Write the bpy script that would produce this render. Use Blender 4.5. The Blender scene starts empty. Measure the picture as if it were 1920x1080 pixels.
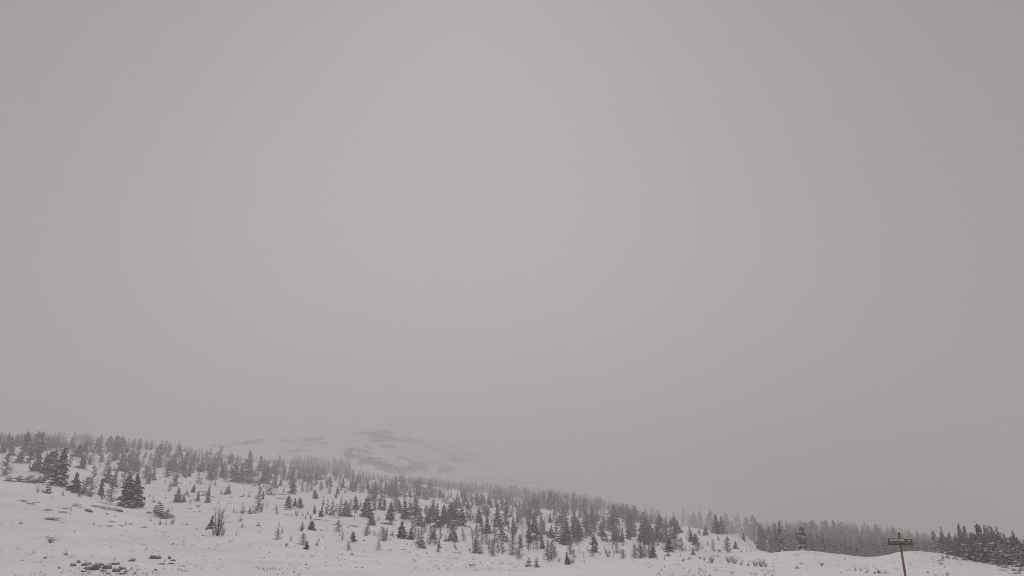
import bpy, math, random
import numpy as np
from mathutils import Matrix, Vector

# ------------------------------------------------------------------ camera, sky, sun, exposure
F_PX = 1500.0                      # focal length in photo pixels (1920 wide)
PITCH = math.atan(0.345)
SP, CP = math.sin(PITCH), math.cos(PITCH)
scene = bpy.context.scene
COL = scene.collection
cam_data = bpy.data.cameras.new('camera')
cam_data.sensor_width = 36.0
cam_data.lens = F_PX / 1920.0 * 36.0
cam_data.clip_start = 0.1
cam_data.clip_end = 12000.0
cam = bpy.data.objects.new('camera', cam_data)
COL.objects.link(cam)
cam.location = (0, 0, 0)           # eye height is the origin; the ground lies below it
cam.rotation_euler = (math.pi / 2 + PITCH, 0, 0)
scene.camera = cam

SUN_EL, SUN_AZ = math.radians(42), math.radians(-4)      # azimuth measured from +Y towards +X
world = bpy.data.worlds.new('World')
scene.world = world
world.use_nodes = True
wn, wl = world.node_tree.nodes, world.node_tree.links
wn.clear()
w_out = wn.new('ShaderNodeOutputWorld')
w_bg = wn.new('ShaderNodeBackground')
w_bg.inputs['Strength'].default_value = 0.1
sky = wn.new('ShaderNodeTexSky')
sky.sky_type = 'NISHITA'
sky.sun_disc = False
sky.sun_elevation = SUN_EL
sky.sun_rotation = SUN_AZ
sky.air_density = 1.0
sky.dust_density = 4.0
w_hsv = wn.new('ShaderNodeHueSaturation')
w_hsv.inputs['Saturation'].default_value = 0.0
wl.new(sky.outputs[0], w_hsv.inputs['Color'])
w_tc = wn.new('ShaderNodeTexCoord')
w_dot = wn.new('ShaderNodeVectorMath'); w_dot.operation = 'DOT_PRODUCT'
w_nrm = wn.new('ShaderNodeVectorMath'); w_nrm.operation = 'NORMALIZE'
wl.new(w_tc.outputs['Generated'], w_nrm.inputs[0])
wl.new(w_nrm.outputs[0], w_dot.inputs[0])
GLOW_EL = math.radians(8)         # centre of an added sky glow that imitates the lens's corner falloff
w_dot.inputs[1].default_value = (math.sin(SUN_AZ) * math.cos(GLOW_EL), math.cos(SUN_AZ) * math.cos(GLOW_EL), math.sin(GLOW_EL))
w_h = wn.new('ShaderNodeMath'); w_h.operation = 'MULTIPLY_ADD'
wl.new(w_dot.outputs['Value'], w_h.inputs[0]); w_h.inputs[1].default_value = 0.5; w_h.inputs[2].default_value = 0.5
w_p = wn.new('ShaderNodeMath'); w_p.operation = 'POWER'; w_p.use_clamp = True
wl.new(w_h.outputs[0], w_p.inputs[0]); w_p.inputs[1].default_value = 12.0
# faint large cloud mottling in the deck
w_no = wn.new('ShaderNodeTexNoise'); w_no.inputs['Scale'].default_value = 3.0; w_no.inputs['Detail'].default_value = 6.0
wl.new(w_nrm.outputs[0], w_no.inputs['Vector'])
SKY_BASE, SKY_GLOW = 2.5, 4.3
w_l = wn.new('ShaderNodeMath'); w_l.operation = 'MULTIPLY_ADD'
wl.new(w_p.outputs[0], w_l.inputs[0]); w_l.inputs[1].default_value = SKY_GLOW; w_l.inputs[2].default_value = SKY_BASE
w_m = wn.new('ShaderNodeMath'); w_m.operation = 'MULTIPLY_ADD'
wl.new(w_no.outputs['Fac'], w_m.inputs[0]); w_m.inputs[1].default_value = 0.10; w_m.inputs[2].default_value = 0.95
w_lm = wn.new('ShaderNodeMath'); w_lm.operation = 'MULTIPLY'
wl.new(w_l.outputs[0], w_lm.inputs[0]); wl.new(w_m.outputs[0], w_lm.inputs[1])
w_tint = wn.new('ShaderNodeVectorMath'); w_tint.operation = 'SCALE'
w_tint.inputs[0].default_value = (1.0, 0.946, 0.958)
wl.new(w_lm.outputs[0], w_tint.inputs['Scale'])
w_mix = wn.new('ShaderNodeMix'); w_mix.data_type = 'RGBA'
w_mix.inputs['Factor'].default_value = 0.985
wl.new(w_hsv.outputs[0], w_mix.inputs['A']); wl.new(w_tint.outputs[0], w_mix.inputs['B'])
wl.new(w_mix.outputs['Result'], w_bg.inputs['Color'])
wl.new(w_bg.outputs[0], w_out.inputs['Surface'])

sun_data = bpy.data.lights.new('sun', 'SUN')
sun_data.energy = 2.1
sun_data.angle = math.radians(35)
sun_data.color = (1.0, 0.965, 0.97)
sun = bpy.data.objects.new('sun', sun_data)
COL.objects.link(sun)
_d = Vector((math.sin(SUN_AZ) * math.cos(SUN_EL), math.cos(SUN_AZ) * math.cos(SUN_EL), math.sin(SUN_EL)))
sun.rotation_euler = _d.to_track_quat('Z', 'Y').to_euler()

scene.view_settings.view_transform = 'Standard'
scene.view_settings.look = 'None'
scene.view_settings.exposure = 0.0
scene.view_settings.gamma = 1.0
scene.view_settings.use_curve_mapping = False
scene.cycles.max_bounces = 8
scene.cycles.diffuse_bounces = 3
scene.cycles.volume_bounces = 2
scene.cycles.use_denoising = True
scene.cycles.denoising_prefilter = 'NONE'
scene.cycles.pixel_filter_type = 'BLACKMAN_HARRIS'
scene.cycles.filter_width = 1.0
scene.cycles.transparent_max_bounces = 4
HAZE_DENSITY = 0.0017

# ------------------------------------------------------------------ helpers: noise, pixels, terrain tables
rng = random.Random(11)
nrs = np.random.RandomState(7)
_lat = nrs.rand(256, 256)

def vnoise(x, y):
    x = np.asarray(x, float); y = np.asarray(y, float)
    xi = np.floor(x).astype(int); yi = np.floor(y).astype(int)
    fx = x - xi; fy = y - yi
    fx = fx * fx * (3 - 2 * fx); fy = fy * fy * (3 - 2 * fy)
    a = _lat[xi & 255, yi & 255]; b = _lat[(xi + 1) & 255, yi & 255]
    c = _lat[xi & 255, (yi + 1) & 255]; d = _lat[(xi + 1) & 255, (yi + 1) & 255]
    return (a * (1 - fx) + b * fx) * (1 - fy) + (c * (1 - fx) + d * fx) * fy - 0.5

def fbm(x, y, o=4):
    s, a = 0.0, 1.0
    for k in range(o):
        s = s + a * vnoise(x + 17.3 * k, y - 9.1 * k); a *= 0.5; x = x * 2.03; y = y * 2.03
    return s

def pix_dir(x, y):
    u = (x - 960.0) / F_PX; v = (540.0 - y) / F_PX
    return u, CP - v * SP, SP + v * CP          # world X, Y, Z of the ray

def pix_at(x, y):                                # azimuth and tangent of elevation
    dx, dy, dz = pix_dir(x, y)
    return math.atan2(dx, dy), dz / math.hypot(dx, dy)

def project(X, Y, Z):
    d = Y * CP + Z * SP
    return 960 + F_PX * X / d, 540 - F_PX * (-Y * SP + Z * CP) / d, d

class Land:
    """A height field on a polar grid about the photographer: tangent of elevation per (distance, azimuth)."""
    def __init__(self, stations, rings, az, smooth, noise, near=True):
        self.rings, self.az = rings, az
        lr = np.log(rings)
        A, T = [], []
        for x, pts in stations:
            D = [p[0] for p in pts]; at = [pix_at(x, p[1]) for p in pts]
            a = [q[0] for q in at]; t = [q[1] for q in at]
            if near:
                D = [1, 15, 32] + D + [max(1150, D[-1] * 1.25), 2600]
                a = [a[0]] * 3 + a + [a[-1]] * 2
                t = [-1.75, -0.118, -0.041] + t + [t[-1] - 0.045, -0.011]
            else:
                D = D + [2350]; a = a + [a[-1]]; t = t + [t[-1] - 0.06]
            A.append(np.interp(lr, np.log(D), a)); T.append(np.interp(lr, np.log(D), t))
        A, T = np.array(A), np.array(T)           # station x ring
        k = np.exp(-0.5 * (np.arange(-9, 10) / 2.2) ** 2); k /= k.sum()
        def sm(row):
            return np.convolve(np.pad(row, 9, mode='edge'), k, mode='valid')
        T = np.array([sm(r) for r in T])
        tab = np.empty((len(rings), len(az)))
        for i in range(len(rings)):
            tab[i] = np.interp(az, A[:, i], T[:, i])
        n = max(1, int(smooth))
        k2 = np.exp(-0.5 * (np.arange(-3 * n, 3 * n + 1) / n) ** 2); k2 /= k2.sum()
        tab = np.array([np.convolve(np.pad(r, 3 * n, mode='edge'), k2, mode='valid') for r in tab])
        R, AZ = np.meshgrid(rings, az, indexing='ij')
        self.X = R * np.sin(AZ); self.Y = R * np.cos(AZ)
        self.Z = tab * R + noise(self.X, self.Y, R)
        self.T = self.Z / R
    def column(self, a):
        f = np.interp(a, self.az, np.arange(len(self.az))); i = min(int(f), len(self.az) - 2); f -= i
        return self.T[:, i] * (1 - f) + self.T[:, i + 1] * f
    def z(self, X, Y):
        D = math.hypot(X, Y); c = self.column(math.atan2(X, Y))
        return float(np.interp(D, self.rings, c)) * D
    def hit(self, x, y, dmax=700.0, dmin=20.0):
        """First point of the ground behind a photo pixel; on a miss the crest of that column."""
        a, t = pix_at(x, y)
        c = self.column(a)
        sel = (self.rings >= dmin) & (self.rings <= dmax)
        r, cc = self.rings[sel], c[sel]
        above = np.nonzero(cc >= t)[0]
        if len(above):
            i = above[0]
            if i == 0: D = r[0]
            else:
                f = (t - cc[i - 1]) / (cc[i] - cc[i - 1]); D = r[i - 1] + f * (r[i] - r[i - 1])
        else:
            D = r[int(np.argmax(cc))]
        z = float(np.interp(D, self.rings, c)) * D
        return D * math.sin(a), D * math.cos(a), z, D, bool(len(above))

# ------------------------------------------------------------------ materials
def principled(name, col, rough=0.9, spec=0.2):
    m = bpy.data.materials.new(name); m.use_nodes = True
    b = m.node_tree.nodes['Principled BSDF']
    b.inputs['Base Color'].default_value = (*col, 1)
    b.inputs['Roughness'].default_value = rough
    b.inputs['Specular IOR Level'].default_value = spec
    return m, m.node_tree, b

def noise_colour(name, c0, c1, scale, rough=0.9, coord='Object', detail=4.0, spec=0.2, vary=0.0, bump=0.0, lo=0.35, hi=0.65):
    m, nt, b = principled(name, c0, rough, spec)
    N, L = nt.nodes, nt.links
    tc = N.new('ShaderNodeTexCoord'); no = N.new('ShaderNodeTexNoise'); ra = N.new('ShaderNodeValToRGB')
    no.inputs['Scale'].default_value = scale; no.inputs['Detail'].default_value = detail
    L.new(tc.outputs[coord], no.inputs['Vector']); L.new(no.outputs['Fac'], ra.inputs['Fac'])
    ra.color_ramp.elements[0].position = lo; ra.color_ramp.elements[1].position = hi
    ra.color_ramp.elements[0].color = (*c0, 1); ra.color_ramp.elements[1].color = (*c1, 1)
    src = ra.outputs['Color']
    if vary:
        oi = N.new('ShaderNodeObjectInfo'); hs = N.new('ShaderNodeHueSaturation'); mr = N.new('ShaderNodeMapRange')
        mr.inputs['To Min'].default_value = 1 - vary; mr.inputs['To Max'].default_value = 1 + vary
        L.new(oi.outputs['Random'], mr.inputs['Value']); L.new(mr.outputs[0], hs.inputs['Value'])
        L.new(src, hs.inputs['Color']); src = hs.outputs['Color']
    L.new(src, b.inputs['Base Color'])
    if bump:
        bm = N.new('ShaderNodeBump'); bm.inputs['Strength'].default_value = 0.6; bm.inputs['Distance'].default_value = bump
        L.new(no.outputs['Fac'], bm.inputs['Height']); L.new(bm.outputs[0], b.inputs['Normal'])
    return m

M_NEEDLE = noise_colour('fir_needles', (0.018, 0.021, 0.018), (0.042, 0.046, 0.039), 9, vary=0.25)
M_FROST = noise_colour('frosted_needles', (0.085, 0.082, 0.078), (0.40, 0.39, 0.39), 16, vary=0.2)
M_TWIG = noise_colour('larch_twigs', (0.18, 0.110, 0.095), (0.32, 0.225, 0.20), 7, vary=0.22)
M_BARK = noise_colour('bark', (0.050, 0.040, 0.036), (0.11, 0.09, 0.08), 14)
M_TREESNOW = noise_colour('tree_snow', (0.72, 0.71, 0.72), (0.82, 0.81, 0.82), 6)
M_SHRUB = noise_colour('shrub_twigs', (0.11, 0.068, 0.058), (0.21, 0.145, 0.125), 8, vary=0.2)
M_ROCK = noise_colour('rock', (0.12, 0.088, 0.074), (0.38, 0.295, 0.255), 3.5, detail=8, vary=0.2, bump=0.03)
M_GRASS = noise_colour('dead_grass', (0.16, 0.115, 0.085), (0.27, 0.21, 0.165), 5, vary=0.2)
M_SIGNPOST = noise_colour('post_wood', (0.21, 0.080, 0.052), (0.40, 0.19, 0.13), 5, detail=8, bump=0.01)
M_BOARD = noise_colour('weathered_board', (0.13, 0.090, 0.078), (0.30, 0.225, 0.195), 8, detail=10, bump=0.01)
M_FRAME = noise_colour('board_frame', (0.045, 0.030, 0.027), (0.09, 0.062, 0.055), 10, bump=0.004)
M_LETTER = noise_colour('faded_letters', (0.62, 0.56, 0.48), (0.84, 0.81, 0.77), 12, detail=6)

def snow_ground_material():
    m, nt, b = principled('snow_ground', (0.82, 0.805, 0.81), 0.85, 0.25)
    N, L = nt.nodes, nt.links
    tc = N.new('ShaderNodeTexCoord')
    n1 = N.new('ShaderNodeTexNoise'); n1.inputs['Scale'].default_value = 0.12; n1.inputs['Detail'].default_value = 6
    n2 = N.new('ShaderNodeTexNoise'); n2.inputs['Scale'].default_value = 1.6; n2.inputs['Detail'].default_value = 5
    n3 = N.new('ShaderNodeTexNoise'); n3.inputs['Scale'].default_value = 0.55; n3.inputs['Detail'].default_value = 8
    n3.inputs['Roughness'].default_value = 0.7
    for n in (n1, n2, n3): L.new(tc.outputs['Object'], n.inputs['Vector'])
    ra = N.new('ShaderNodeValToRGB')
    ra.color_ramp.elements[0].position = 0.3; ra.color_ramp.elements[1].position = 0.7
    ra.color_ramp.elements[0].color = (0.76, 0.745, 0.75, 1); ra.color_ramp.elements[1].color = (0.86, 0.85, 0.855, 1)
    L.new(n1.outputs['Fac'], ra.inputs['Fac'])
    # thin cover: dry grass shows through in small flecks and pale brown areas
    rb = N.new('ShaderNodeValToRGB')
    rb.color_ramp.elements[0].position = 0.60; rb.color_ramp.elements[1].position = 0.78
    rb.color_ramp.elements[0].color = (0, 0, 0, 1); rb.color_ramp.elements[1].color = (0.55, 0.55, 0.55, 1)
    L.new(n3.outputs['Fac'], rb.inputs['Fac'])
    mx = N.new('ShaderNodeMix'); mx.data_type = 'RGBA'
    L.new(rb.outputs['Color'], mx.inputs['Factor']); L.new(ra.outputs['Color'], mx.inputs['A'])
    mx.inputs['B'].default_value = (0.42, 0.345, 0.31, 1)
    L.new(mx.outputs['Result'], b.inputs['Base Color'])
    bm = N.new('ShaderNodeBump'); bm.inputs['Strength'].default_value = 0.7; bm.inputs['Distance'].default_value = 0.3
    ad = N.new('ShaderNodeMath'); ad.operation = 'ADD'
    L.new(n2.outputs['Fac'], ad.inputs[0]); L.new(n1.outputs['Fac'], ad.inputs[1])
    L.new(ad.outputs[0], bm.inputs['Height']); L.new(bm.outputs[0], b.inputs['Normal'])
    return m
M_GROUND = snow_ground_material()

def mountain_material():
    m, nt, b = principled('mountain_snow', (0.82, 0.81, 0.815), 0.9, 0.2)
    N, L = nt.nodes, nt.links
    at = N.new('ShaderNodeAttribute'); at.attribute_name = 'rock'
    mx = N.new('ShaderNodeMix'); mx.data_type = 'RGBA'
    mx.inputs['A'].default_value = (0.88, 0.865, 0.87, 1); mx.inputs['B'].default_value = (0.10, 0.088, 0.085, 1)
    L.new(at.outputs['Fac'], mx.inputs['Factor']); L.new(mx.outputs['Result'], b.inputs['Base Color'])
    return m
M_MOUNTAIN = mountain_material()

# ------------------------------------------------------------------ mesh building
def mesh_np(name, V, Fq, mats, mat_idx=None, smooth=False):
    V = np.asarray(V, np.float32); Fq = np.asarray(Fq, np.int32); k = Fq.shape[1]
    me = bpy.data.meshes.new(name)
    me.vertices.add(len(V)); me.vertices.foreach_set('co', V.ravel())
    me.loops.add(Fq.size); me.loops.foreach_set('vertex_index', Fq.ravel())
    me.polygons.add(len(Fq)); me.polygons.foreach_set('loop_start', np.arange(0, Fq.size, k, dtype=np.int32))
    me.polygons.foreach_set('use_smooth', np.full(len(Fq), smooth))
    for m in mats: me.materials.append(m)
    if mat_idx is not None: me.polygons.foreach_set('material_index', np.asarray(mat_idx, np.int32))
    me.update(calc_edges=True)
    return me

class TB:                                        # triangle buffer
    def __init__(self): self.v = []; self.f = []
    def tri(self, a, b, c):
        n = len(self.v); self.v += [a, b, c]; self.f.append((n, n + 1, n + 2))
    def fan(self, centre, pts, closed=True):
        n = len(self.v); self.v.append(centre); self.v += pts
        for i in range(len(pts) - (0 if closed else 1)):
            self.f.append((n, n + 1 + i, n + 1 + (i + 1) % len(pts)))
    def tube(self, pts, rads, n=5):
        base = len(self.v); pts = [Vector(p) for p in pts]
        for i, p in enumerate(pts):
            d = (pts[min(i + 1, len(pts) - 1)] - pts[max(i - 1, 0)]).normalized()
            u = d.orthogonal().normalized(); w = d.cross(u)
            for k in range(n):
                a = 2 * math.pi * k / n
                self.v.append(tuple(p + (u * math.cos(a) + w * math.sin(a)) * rads[i]))
        for i in range(len(pts) - 1):
            for k in range(n):
                a = base + i * n + k; b = base + i * n + (k + 1) % n
                self.f += [(a, b, b + n), (a, b + n, a + n)]
        e = base + (len(pts) - 1) * n
        for k in range(1, n - 1): self.f.append((e, e + k, e + k + 1))
    def box(self, c, s, M=None):
        n = len(self.v)
        for i in range(8):
            p = Vector((((i & 1) - .5) * s[0], ((i >> 1 & 1) - .5) * s[1], ((i >> 2) - .5) * s[2])) + Vector(c)
            self.v.append(tuple(M @ p) if M else tuple(p))
        for a, b, c_, d in ((0, 2, 3, 1), (4, 5, 7, 6), (0, 1, 5, 4), (2, 6, 7, 3), (0, 4, 6, 2), (1, 3, 7, 5)):
            self.f += [(n + a, n + b, n + c_), (n + a, n + c_, n + d)]

def tb_mesh(name, tb, mat, smooth=False):
    return mesh_np(name, tb.v, tb.f, [mat], None, smooth)

def tb_join(name, parts):
    V, Fs, I, off = [], [], [], 0; mats = []
    for tb, m in parts:
        if not tb.f: continue
        V.append(np.array(tb.v)); Fs.append(np.array(tb.f) + off); off += len(tb.v)
        I += [len(mats)] * len(tb.f); mats.append(m)
    return mesh_np(name, np.concatenate(V), np.concatenate(Fs), mats, I)

def trunk_tb(lean=0.0, r=0.018, top=0.96):
    t = TB(); n = 5
    t.tube([(lean * (k / n) ** 1.5, 0, -0.03 + (top + 0.03) * k / n) for k in range(n + 1)],
           [r * (1 - 0.92 * k / n) for k in range(n + 1)], 5)
    return t

def fir_tb(rg, levels=17, psnow=0.5, skirt=0.03, power=0.85, full=1.0, ragged=0.3):
    """Unit conifer: height 1, crown radius 0.5; drooping boughs as folded sprays, snow lying on them."""
    c, s = TB(), TB()
    gaps = [rg.uniform(0, 6.28) for _ in range(2)]
    for i in range(levels):
        t = skirt + (0.97 - skirt) * (i / (levels - 1)) ** 0.92
        R = 0.5 * ((1 - t) ** power) * rg.uniform(1 - ragged, 1 + ragged * 0.6) + 0.03
        n = int((4 + 4.5 * (1 - t)) * full + 0.5)
        a0 = rg.uniform(0, 6.28)
        for k in range(n):
            a = a0 + 6.283 * (k + rg.uniform(-.3, .3)) / n
            L = R * rg.uniform(0.6, 1.2)
            if min(abs((a - g + 3.14) % 6.283 - 3.14) for g in gaps) < 0.3 and rg.random() < 0.5: L *= 0.55
            dx, dy = math.cos(a), math.sin(a); px, py = -dy, dx
            dr = rg.uniform(0.05, 0.40) * (0.3 + 0.9 * (1 - t)) - (0.18 if t > .75 else 0)
            z0 = min(t + rg.uniform(-.05, .05) * (1 - .6 * t), .985); w = L * rg.uniform(.24, .42)
            def P(u, v, dz): return (dx * L * u + px * v, dy * L * u + py * v, z0 - L * u * dr + dz)
            edge = -0.05 - 0.10 * w
            tip = P(1.0, 0, rg.uniform(-.005, .02)); mid = P(.55, 0, .008)
            A = P(.12, 0, 0); B = P(.6, w, edge * rg.uniform(.5, 1.1)); C = P(.55, -w, edge * rg.uniform(.5, 1.1))
            c.fan(mid, [A, C, tip, B])
            for _ in range(4):                   # hanging twigs give the bough its depth
                u = rg.uniform(.25, 1.0); v = rg.uniform(-w, w) * .9
                q = P(u, v, 0.005); h = rg.uniform(.03, .065)
                c.tri(q, P(u + rg.uniform(-.3, .3), v + rg.uniform(-.6, .6) * w, -h), P(u - .25, v * .4, -h * .3))
            if rg.random() < psnow * (0.55 + 0.6 * (1 - t)):
                hh = rg.uniform(.008, .022); q = rg.uniform(.6, 1.1)
                s.fan(P(.6, 0, .012 + hh), [P(.25, 0, .006), P(.6, -w * q, edge * .5 + hh), P(.6 + .36 * q, 0, hh * .7), P(.6, w * q, edge * .5 + hh)])
                # thick lip of the snow seen from the side
                s.tri(P(.6, -w * q, edge * .5 + hh), P(.6 + .36 * q, 0, hh * .7), P(.75, -w * q * .3, -.022))
                s.tri(P(.6, w * q, edge * .5 + hh), P(.6 + .36 * q, 0, hh * .7), P(.75, w * q * .3, -.022))
    for k in range(4):
        a = k * 1.57; c.tri((0, 0, 1.0), (.03 * math.cos(a), .03 * math.sin(a), .9), (.03 * math.cos(a + 1.6), .03 * math.sin(a + 1.6), .9))
    return c, s

def twig_tb(tb, p, d, L, r, rg, depth):
    """A bare branch: two crossed slivers, with side twigs."""
    p = Vector(p); d = Vector(d).normalized(); u = d.orthogonal().normalized(); w = d.cross(u)
    e = p + d * L
    tb.tri(tuple(p + u * r), tuple(p - u * r), tuple(e)); tb.tri(tuple(p + w * r), tuple(p - w * r), tuple(e))
    if depth > 0:
        for _ in range(rg.randint(4, 6)):
            f = rg.uniform(.25, .95); a = rg.uniform(0, 6.28)
            dd = (d * 0.9 + (u * math.cos(a) + w * math.sin(a)) * rg.uniform(.5, 1.0) + Vector((0, 0, .15))).normalized()
            twig_tb(tb, p + d * (L * f), dd, L * rg.uniform(.22, .5) * (1.1 - .5 * f), r * .62, rg, depth - 1)

def larch_tb(rg, nbr=120, power=0.65, start=0.07, up=0.6, lean=0.0, twigs=7):
    """Unit bare larch: height 1, radius 0.5 (fine leafless twigs, short spurs)."""
    c = TB()
    for i in range(nbr):
        t = start + (0.98 - start) * (i + rg.uniform(-.8, .8)) / nbr
        t = min(max(t, start * .6), .98)
        R = 0.62 * ((1 - t) ** power) * (rg.uniform(.5, .9) if rg.random() < .8 else rg.uniform(.85, 1.15)) + .02
        a = rg.uniform(0, 6.28)
        d = Vector((math.cos(a), math.sin(a), 0)); p = Vector((lean * t ** 1.5, 0, t))
        e = p + d * R + Vector((0, 0, R * up * rg.uniform(-.1, 1.0) * .5))
        v = e - p; L = v.length; n = v.normalized()
        u = n.orthogonal().normalized(); w = n.cross(u); r = .009
        c.tri(tuple(p + u * r), tuple(p - u * r), tuple(e)); c.tri(tuple(p + w * r), tuple(p - w * r), tuple(e))
        for _ in range(twigs):
            f = rg.uniform(.2, 1.0); q = p + v * f; aa = rg.uniform(0, 6.28)
            l = .05 + L * rg.uniform(.10, .30)
            dd = (n * rg.uniform(.1, .7) + (u * math.cos(aa) + w * math.sin(aa)) * rg.uniform(.4, .9)).normalized()
            q2 = q + Vector((dd.x * l, dd.y * l, dd.z * l * .5 + rg.uniform(-.01, .035)))
            s_ = Vector((-dd.y, dd.x, .5)).normalized() * .0078
            c.tri(tuple(q + s_), tuple(q - s_), tuple(q2))
    return c

def fan_shrub_tb(rg, stems=16, spread=0.5, depth=1, lean=0.0, r=0.012):
    """Unit many-stemmed leafless shrub: height 1, radius about 0.5."""
    c = TB()
    for i in range(stems):
        a = rg.uniform(0, 6.28); o = rg.random() ** .6 * spread
        d = Vector((math.cos(a) * o + lean, math.sin(a) * o, 1.0)); L = rg.uniform(.55, 1.0)
        p = Vector((math.cos(a) * .06, math.sin(a) * .06, -.03))
        twig_tb(c, p, d, L / max(1.0, d.length * .9), r, rg, depth)
    return c

# variant libraries: (trunk, crown, snow) meshes shared by every copy
vr = random.Random(5)
def fir_variant(i, frost=False, **kw):
    c, s = fir_tb(vr, **kw)
    return (tb_mesh('fir_trunk', trunk_tb(), M_BARK), tb_mesh('fir_crown', c, M_FROST if frost else M_NEEDLE), tb_mesh('fir_snow', s, M_TREESNOW),
            tb_join('fir_whole', [(c, M_FROST if frost else M_NEEDLE), (s, M_TREESNOW), (trunk_tb(), M_BARK)]))
FIRS = [fir_variant(i, levels=vr.choice((22, 24, 27)), psnow=vr.uniform(.5, .85), power=vr.uniform(.6, 1.0), skirt=vr.uniform(.02, .05), ragged=vr.uniform(.3, .6)) for i in range(8)]
DARKFIRS = [fir_variant(i, levels=26, psnow=.55, power=vr.uniform(.5, .7), full=1.2, ragged=.4) for i in range(4)]
FROSTFIRS = [fir_variant(i, frost=True, levels=24, psnow=.85, power=vr.uniform(.6, .9), ragged=.55) for i in range(5)]
SQUAT = [fir_variant(i, levels=8, psnow=.95, power=.5, full=1.1, ragged=.5) for i in range(4)]
def frost_bush(i):                               # dense twiggy conifer scrub with snow caught in it
    c = larch_tb(vr, nbr=150, power=.4, start=.02, up=.9, twigs=8)
    c2, s = fir_tb(vr, levels=12, psnow=.75, power=.5, ragged=.6)
    for k in range(0, len(c2.f), 3): c.tri(*[c2.v[q] for q in c2.f[k]])
    return (tb_mesh('bush_trunk', trunk_tb(), M_BARK), tb_mesh('bush_crown', c, M_FROST), tb_mesh('bush_snow', s, M_TREESNOW), None)
FROSTSQUAT = [frost_bush(i) for i in range(5)]
SAPL = [fir_variant(i, levels=8, psnow=.3, power=.9, full=.8, ragged=.5) for i in range(5)]
def larch_variant(**kw):
    lean = kw.get('lean', 0.0)
    c = larch_tb(vr, **kw); t = trunk_tb(lean, .014)
    return (tb_mesh('larch_trunk', t, M_BARK), tb_mesh('larch_crown', c, M_TWIG), None, tb_join('larch_whole', [(c, M_TWIG), (t, M_BARK)]))
LARCHES = [larch_variant(nbr=vr.choice((110, 130, 150)), power=vr.uniform(.42, .85), start=vr.uniform(.03, .10), lean=vr.uniform(-.12, .12)) for i in range(8)]
def shrub_variant(mat=None, **kw):
    c = fan_shrub_tb(vr, **kw); return tb_mesh('shrub', c, mat or M_SHRUB)
def fan_larch():                                 # several bare stems fanning up from one root
    c = fan_shrub_tb(vr, stems=15, spread=.30, depth=2, lean=.07, r=.010)
    t = TB()
    for q in range(4):
        a = vr.uniform(0, 6.28); o = vr.uniform(.05, .16)
        t.tube([(0, 0, -.03), (math.cos(a) * o * .5 + .03, math.sin(a) * o * .5, .45), (math.cos(a) * o + .1, math.sin(a) * o, .92)], [.014, .010, .002], 5)
    return (tb_mesh('larch_trunk', t, M_BARK), tb_mesh('larch_crown', c, M_SHRUB), None, None)
FANLARCH = [fan_larch()]
SHRUBS = [shrub_variant(stems=vr.choice((20, 26)), spread=.62, depth=1) for _ in range(5)]
TUFTS = [shrub_variant(M_GRASS, stems=22, spread=.6, depth=0, r=.02) for _ in range(3)]
def mat_variant():                               # low heath mat: flat twigs with lumps of snow on top
    c, s = TB(), TB()
    for _ in range(40):
        a = vr.uniform(0, 6.28); o = vr.random() ** .5 * .5
        p = Vector((math.cos(a) * o, math.sin(a) * o, vr.uniform(-.2, .35)))
        twig_tb(c, p, (vr.uniform(-1, 1), vr.uniform(-1, 1), vr.uniform(.0, .5)), .22, .035, vr, 1)
    for _ in range(20):
        a = vr.uniform(0, 6.28); o = vr.random() ** .5 * .42; q = vr.uniform(.06, .15)
        cx, cy = math.cos(a) * o, math.sin(a) * o
        s.fan((cx, cy, .75 + q), [(cx + q * math.cos(k), cy + q * math.sin(k), .45 + vr.uniform(-.1, .1)) for k in np.linspace(0, 6.28, 7)[:-1]])
    return tb_join('heath', [(c, M_SHRUB), (s, M_TREESNOW)])
MATS = [mat_variant() for _ in range(4)]

import bmesh
def rock_variant(k):
    bm = bmesh.new(); bmesh.ops.create_icosphere(bm, subdivisions=2, radius=.5)
    rg = random.Random(k); off = [Vector((rg.uniform(-1, 1), rg.uniform(-1, 1), rg.uniform(-1, 1))).normalized() for _ in range(10)]
    cuts = [(o, rg.uniform(.20, .42)) for o in off]
    for v in bm.verts:
        for o, d in cuts:                        # flat fracture faces
            e = v.co.dot(o) - d
            if e > 0: v.co -= o * e
        v.co += Vector((rg.uniform(-1, 1), rg.uniform(-1, 1), rg.uniform(-1, 1))) * .010
    mr = bpy.data.meshes.new('rock'); bm.to_mesh(mr); mr.materials.append(M_ROCK)
    # snow cap: the upward faces, puffed up and shrunk to an uneven patch
    cap = TB()
    ph = rg.uniform(0, 6.28)
    for f in bm.faces:
        ct = f.calc_center_median()
        if f.normal.z > .55 and ct.x * math.cos(ph) + ct.y * math.sin(ph) > -.22:
            p = [v.co + Vector((0, 0, .045)) for v in f.verts]; cap.tri(*[tuple(q) for q in p])
            for i in range(3):
                a, b = p[i], p[(i + 1) % 3]; cap.tri(tuple(a), tuple(a - Vector((0, 0, .07))), tuple(b))
    bm.free()
    mc = tb_mesh('snow_cap', cap, M_TREESNOW) if cap.f else None
    return mr, mc
ROCKS = [rock_variant(k) for k in range(8)]

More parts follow.
